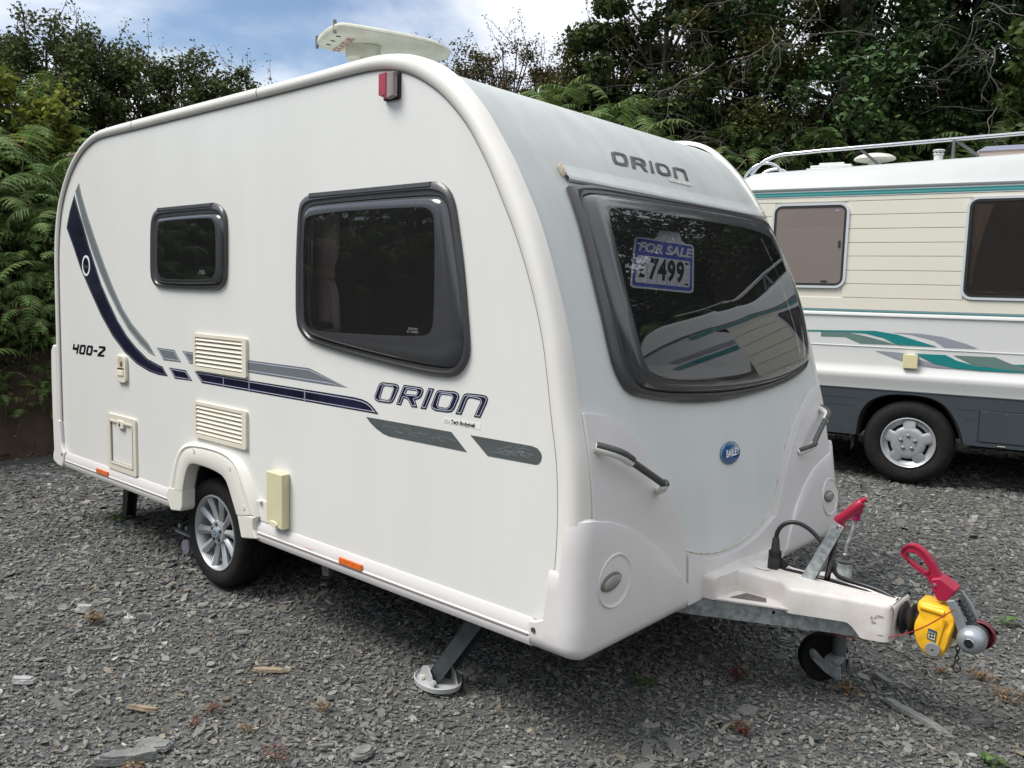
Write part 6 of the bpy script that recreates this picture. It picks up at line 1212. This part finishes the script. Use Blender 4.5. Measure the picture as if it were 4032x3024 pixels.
LEAFM = {
 'elm': mat('leaf_dark_olive', (.04, .06, .02), .75, spec=.2, island=.45, trans=.22, col3=ramp((0.032, 0.052, 0.017), (0.049, 0.075, 0.023), (0.070, 0.096, 0.032), (0.096, 0.116, 0.043), (0.123, 0.133, 0.055))),
 'lime': mat('leaf_yellow_green', (.1, .12, .02), .75, spec=.2, island=.4, trans=.30, col3=ramp((0.102, 0.138, 0.022), (0.145, 0.174, 0.029), (0.203, 0.217, 0.043))),
 'sycg': mat('leaf_sycamore_green', (.06, .1, .03), .6, spec=.3, island=.4, trans=.25, col3=ramp((.045, .080, .020), (.065, .105, .026), (.085, .130, .034))),
 'haw': mat('leaf_hawthorn_russet', (.06, .05, .02), .75, spec=.2, island=.5, trans=.2, col3=ramp((0.058, 0.070, 0.026), (0.087, 0.072, 0.032), (0.123, 0.058, 0.036), (0.075, 0.087, 0.029), (0.109, 0.102, 0.038))),
 'olive': mat('leaf_olive', (.06, .07, .02), .75, spec=.2, island=.45, trans=.22, col3=ramp((0.051, 0.065, 0.017), (0.080, 0.090, 0.023), (0.109, 0.116, 0.029), (0.087, 0.070, 0.029))),
 'syc': mat('leaf_sycamore_dark', (.03, .05, .02), .7, spec=.25, island=.45, trans=.18, col3=ramp((0.026, 0.046, 0.020), (0.041, 0.067, 0.026), (0.061, 0.090, 0.035), (0.102, 0.123, 0.041))),
 'ivy': mat('leaf_ivy', (.02, .05, .015), .62, spec=.3, island=.5, trans=.12, col3=ramp((0.017, 0.043, 0.014), (0.029, 0.064, 0.020), (0.046, 0.093, 0.026), (0.067, 0.123, 0.032))),
}
def tree(x, y, top, rx, label, style, seed, leaves, leaf=.055, group=None, zc=None, rz=None, twigs=14, clumps=60, low=0.0, base=None, lean=(0, 0), clr=.22, dead=0, name='tree', cat='tree'):
    rg = np.random.default_rng(seed); r = random.Random(seed)
    p0 = np.array([x, y]); d = (np.hypot(*(YB-p0).T)).min(); z0 = bank_h(p0, d)-.1 if base is None else base
    root = empty(name, label, cat, (x, y, z0), group=group); H = top-z0
    rz = rz or H*.42; zc = zc or H-rz*.95
    th = rg.uniform(0, 2*math.pi, clumps); cz_ = rg.uniform(-1, 1, clumps); rr = rg.uniform(.45, 1.0, clumps)**.6; sx = np.sqrt(1-cz_**2)
    lump = 1+.22*np.sin(th*3+seed)+.15*np.sin(th*5+2*seed)
    C = np.stack([rx*rr*sx*np.cos(th)*lump+lean[0]*(cz_+1), rx*rr*sx*np.sin(th)*lump+lean[1]*(cz_+1), zc+rz*rr*cz_], 1)
    C[:, 2] = np.maximum(C[:, 2], low)
    wgt = rg.uniform(.3, 1.6, clumps); wgt /= wgt.sum(); who = rg.choice(clumps, leaves, p=wgt); cr = rg.uniform(.6, 1.35, clumps)*clr*max(1, rx)
    off = rg.normal(0, 1, (leaves, 3)); off /= (np.linalg.norm(off, axis=1)[:, None]+1e-6); off *= (rg.random((leaves, 1))**.45)
    pos = C[who]+off*cr[who][:, None]*np.array([1, 1, .75])
    quads_obj('crown', leaf_quads(pos, leaf*rg.uniform(.6, 1.35, leaves), rg), LEAFM[style], root)
    tb = MB(); tr = .022+.014*H
    tb.tube([(0, 0, -.2), (r.uniform(-.06, .06), r.uniform(-.06, .06), H*.25), (lean[0]*.4, lean[1]*.4, zc), (lean[0], lean[1], zc+rz*.5)], [tr, tr*.8, tr*.5, tr*.2], 8)
    tb.build('trunk', M_BARK, root, smooth=70)
    bb = MB()
    for k in range(0, clumps, max(1, clumps//26)):
        c = C[k]; s = (0, 0, H*.2+(c[2]-H*.2)*.45); mid = (c[0]*.5+r.uniform(-.1, .1), c[1]*.5+r.uniform(-.1, .1), s[2]+(c[2]-s[2])*.35)
        bb.tube([s, mid, tuple(c), (c[0]*1.12, c[1]*1.12, c[2]+.12)], [tr*.35, tr*.24, .010, .004], 5)
    bb.build('branch', M_BARK, root, smooth=70)
    tw = MB(); tl = []
    for k in range(twigs):
        c = C[int(rg.integers(clumps))]; a = r.uniform(0, 6.28); up = r.uniform(.2, 1.2); L = r.uniform(.25, .55); pts_ = [tuple(c)]; q = Vector(c)
        dr = Vector((math.cos(a)*.6, math.sin(a)*.6, up)).normalized()
        for j in range(4):
            dr = (dr+Vector((r.uniform(-.35, .35), r.uniform(-.35, .35), r.uniform(-.2, .3)))).normalized(); q = q+dr*L/4*(1.4); pts_.append(tuple(q))
            for _ in range(7): tl.append([q.x+r.gauss(0, .035), q.y+r.gauss(0, .035), q.z+r.gauss(0, .035)])
        tw.tube(pts_, [.006, .005, .004, .003, .002], 4)
    if twigs:
        tag(tw.build('twig', M_BARK, root), kind='stuff'); tl = np.array(tl); tag(quads_obj('twig_leaves', leaf_quads(tl, leaf*.8*rg.uniform(.6, 1.2, len(tl)), rg), LEAFM[style], root), kind='stuff')
    if dead:
        db = MB()
        def walk(q, dr, L, rad_, depth):
            pts_ = [tuple(q)]
            n_ = r.randint(4, 7)
            for j in range(n_):
                dr = (dr+Vector((r.uniform(-.5, .5), r.uniform(-.5, .5), r.uniform(-.45, .35)))).normalized(); q = q+dr*L/n_; pts_.append(tuple(q))
                if depth < 2 and r.random() < .55: walk(q, (dr+Vector((r.uniform(-.9, .9), r.uniform(-.9, .9), r.uniform(-.7, .5)))).normalized(), L*.5, rad_*.55, depth+1)
            db.tube(pts_, [rad_*(1-.75*i/len(pts_)) for i in range(len(pts_))], 5)
        to_cam = Vector((CAM.x-x, CAM.y-y, 0)).normalized(); sd_ = Vector((-to_cam.y, to_cam.x, 0))
        for k in range(dead):
            s = r.uniform(-1, 1); q = to_cam*rx*r.uniform(.55, .95)+sd_*rx*s+Vector((0, 0, H*r.uniform(.12, .75)))
            walk(q, (to_cam*.5+sd_*r.uniform(-1, 1)+Vector((0, 0, r.uniform(-.4, .3)))).normalized(), r.uniform(.5, 1.2), r.uniform(.004, .009), 0)
        tag(db.build('dead_branch', M_TWIG, root, smooth=70), kind='stuff')
    return root
def at_az(az, dist): return CAM.x+dist*math.cos(rad(az)), CAM.y+dist*math.sin(rad(az))
def T(az, dist, elev, *a, **k):
    x, y = at_az(az, dist); return tree(x, y, CAM.z+elev*dist, *a, **k)
G1 = 'row of dark shrubby trees on the bank above the bracken'
T(166.5, 12.2, .27, 1.0, 'dark olive tree beyond the left edge of the row above the bracken', 'elm', 101, 12000, group=G1)
T(163.0, 12.4, .262, .80, 'dark olive tree at the left edge, behind the yellow green sapling', 'elm', 102, 13000, group=G1)
T(159.8, 12.6, .272, .82, 'tallest dark olive tree of the row, with a spiky top', 'elm', 103, 15000, group=G1, twigs=26)
T(157.0, 12.8, .258, .80, 'dark olive tree second from the left, just right of the tallest', 'elm', 104, 14000, group=G1, twigs=22)
T(154.6, 13.0, .248, .75, 'dense dark olive tree in the middle of the row', 'elm', 105, 12500, group=G1, twigs=20)
T(152.4, 13.0, .240, .72, 'dark olive tree with gaps of sky, right of the middle of the row', 'elm', 106, 9500, group=G1, twigs=22)
T(150.4, 13.2, .236, .66, 'thin dark olive tree with upright twigs near the right end of the row', 'elm', 107, 8000, group=G1, twigs=22)
T(148.4, 13.4, .222, .60, 'lowest dark olive tree where the row meets the caravan roof', 'elm', 108, 7000, group=G1, twigs=20)
T(161.8, 10.6, .212, .42, 'yellow green sapling in front of the dark row at the left edge', 'lime', 109, 3600, leaf=.085, twigs=5, clumps=26, name='sapling', cat='sapling')
T(159.6, 10.8, .192, .34, 'smaller yellow green sapling right of the first one', 'lime', 110, 2600, leaf=.08, twigs=5, clumps=20, name='sapling', cat='sapling')
T(134.4, 15.2, .292, .95, 'round russet hawthorn right of the aerial, above the caravan roof', 'haw', 111, 10000, leaf=.05, twigs=46, clumps=60, cat='hawthorn', name='hawthorn')
T(132.2, 15.0, .290, .90, 'russet hawthorn with bare arching twigs beside the round one', 'haw', 112, 8500, leaf=.05, twigs=46, clumps=44, cat='hawthorn', name='hawthorn')
T(129.8, 14.8, .262, .70, 'small russet hawthorn in the dip above the roof edge', 'haw', 113, 4500, leaf=.05, twigs=34, clumps=34, cat='hawthorn', name='hawthorn')
T(127.6, 14.2, .262, .75, 'olive brown thorn bush left of the tall trees', 'olive', 114, 11000, leaf=.05, twigs=36, cat='thorn bush', name='thorn_bush')
T(125.2, 13.8, .305, .78, 'olive thorn tree leaning against the dark sycamore', 'olive', 115, 16000, leaf=.055, twigs=34)
T(121.9, 13.0, .47, 1.10, 'tall dark sycamore with large drooping leaves left of the sky gap', 'syc', 116, 27000, leaf=.10, twigs=20, clumps=110, rz=2.4, zc=2.2)
T(122.6, 14.0, .235, .75, 'dark ivy clad stump below the sycamore left of the sky gap', 'ivy', 117, 7000, leaf=.08, twigs=6, cat='ivy clad tree')
T(116.2, 13.4, .50, 1.55, 'brown green thorn tree full of grey twigs right of the sky gap', 'olive', 118, 42000, leaf=.060, twigs=40, clumps=130, dead=34, rz=2.9, zc=2.6)
T(110.8, 13.0, .50, 1.7, 'ivy covered tree with bleached dead branches above the motorhome', 'ivy', 119, 34000, leaf=.085, twigs=10, clumps=130, dead=40, rz=3.0, zc=2.6)
T(105.2, 13.6, .52, 1.8, 'shaded ivy tree behind the motorhome roof vent', 'ivy', 120, 32000, leaf=.09, twigs=10, clumps=120, dead=20, rz=3.2, zc=2.7)
T(97.6, 12.4, .40, 1.15, 'green leaved sycamore at the right edge of the photo', 'sycg', 121, 6500, leaf=.12, twigs=10, clumps=70, low=1.4)
T(98.5, 14.6, .55, 2.2, 'dark sycamore filling the upper right corner', 'syc', 122, 30000, leaf=.10, twigs=10, clumps=120, rz=3.3, zc=2.8)
T(119.0, 17.5, .15, 1.2, 'low olive scrub seen through the sky gap', 'olive', 126, 7000, leaf=.06, twigs=14, cat='scrub', name='scrub')
T(92, 14.0, .5, 2.2, 'dark tree past the right edge, behind the front of the motorhome', 'syc', 123, 12000, leaf=.11, twigs=6, clumps=80)
T(84, 15.0, .5, 2.4, 'dark tree far past the right edge of the yard', 'ivy', 124, 12000, leaf=.12, twigs=6, clumps=80)
T(76, 16.0, .45, 2.4, 'dark tree at the end of the north bank', 'elm', 125, 12000, leaf=.12, twigs=6, clumps=80)
T(66, 17.0, .42, 2.4, 'dark tree in the north east corner of the yard', 'syc', 127, 11000, leaf=.13, twigs=6, clumps=80, rz=3.2, zc=2.8)  # this and the next two: unseen, added to cut sky reflections in the window
T(57, 17.5, .42, 2.4, 'ivy clad tree on the east bank near the corner', 'ivy', 128, 11000, leaf=.13, twigs=6, clumps=80, rz=3.2, zc=2.8)
T(48, 17.5, .42, 2.4, 'dark tree standing midway along the east bank', 'elm', 129, 11000, leaf=.13, twigs=6, clumps=80, rz=3.2, zc=2.8)
# ivy and undergrowth on the shaded north slope
ip_ = bank_pts(46000, lambda p: p[1] > 5.0 and p[0] > -1.5, .5, 11, .8); ic = np.array([(p[0], p[1], p[2]+abs(rng.normal(0, .22))+.02) for p in ip_])
azs = np.degrees(np.arctan2(ic[:, 1]-CAM.y, ic[:, 0]-CAM.x)); ic = ic[(azs < 118.5) | (ic[:, 2] < 3.0)]
tag(quads_obj('ivy_undergrowth', leaf_quads(ic, .09*rng.uniform(.6, 1.3, len(ic)), rng), LEAFM['ivy']), 'dark ivy and undergrowth covering the slope behind the motorhome', kind='stuff')
ip_ = bank_pts(26000, west, .28, 4.0, 1.3); ic = np.array([(p[0], p[1], p[2]+abs(rng.normal(0, .18))+.02) for p in ip_])
tag(quads_obj('bramble_undergrowth', leaf_quads(ic, .06*rng.uniform(.6, 1.3, len(ic)), rng), LEAFM['elm']), 'dark bramble undergrowth below the bracken', kind='stuff')
# dark hedge on the open side of the yard, seen only as reflections
hp_ = bank_pts(60000, other, .8, 4.0); ic = np.array([(p[0], p[1], p[2]+rng.uniform(0, 2.6)**1.0) for p in hp_])
tag(quads_obj('hedge_foliage', leaf_quads(ic, .11*rng.uniform(.6, 1.3, len(ic)), rng), LEAFM['elm']), 'dark hedge growing on the bank of the open side', kind='stuff')
lp_ = bank_pts(5200, lambda p: west(p) or north(p), -.25, .45); ic = np.array([(p[0], p[1], max(p[2], 0)+.035) for p in lp_])
tag(quads_obj('leaf_litter', leaf_quads(ic, .045*rng.uniform(.6, 1.3, len(ic)), rng, flat=1.2), mat('litter_brown', (.12, .07, .04), .85, island=.4, col3=ramp((.10, .055, .03), (.16, .09, .05), (.07, .045, .03), (.20, .11, .07)))), 'brown leaf litter along the foot of the bank', kind='stuff')
# bare roots and fallen stems on the earth bank
rt = MB(); rr2 = random.Random(8)
for k in range(26):
    i = rr2.choice([j for j in range(360) if west(YB[j])]); d = rr2.uniform(.12, .7); p = YB[i]+YN[i]*d; q = Vector((p[0], p[1], bank_h(p, d)+.03)); pts_ = [tuple(q)]
    for j in range(6): q = q+Vector((rr2.uniform(-.03, .05), rr2.uniform(-.09, .09), rr2.uniform(-.10, .03))); pts_.append(tuple(q))
    rt.tube(pts_, .005, 4)
tag(rt.build('roots', M_TWIG, None), 'pale bare roots hanging from the earth bank', kind='stuff')
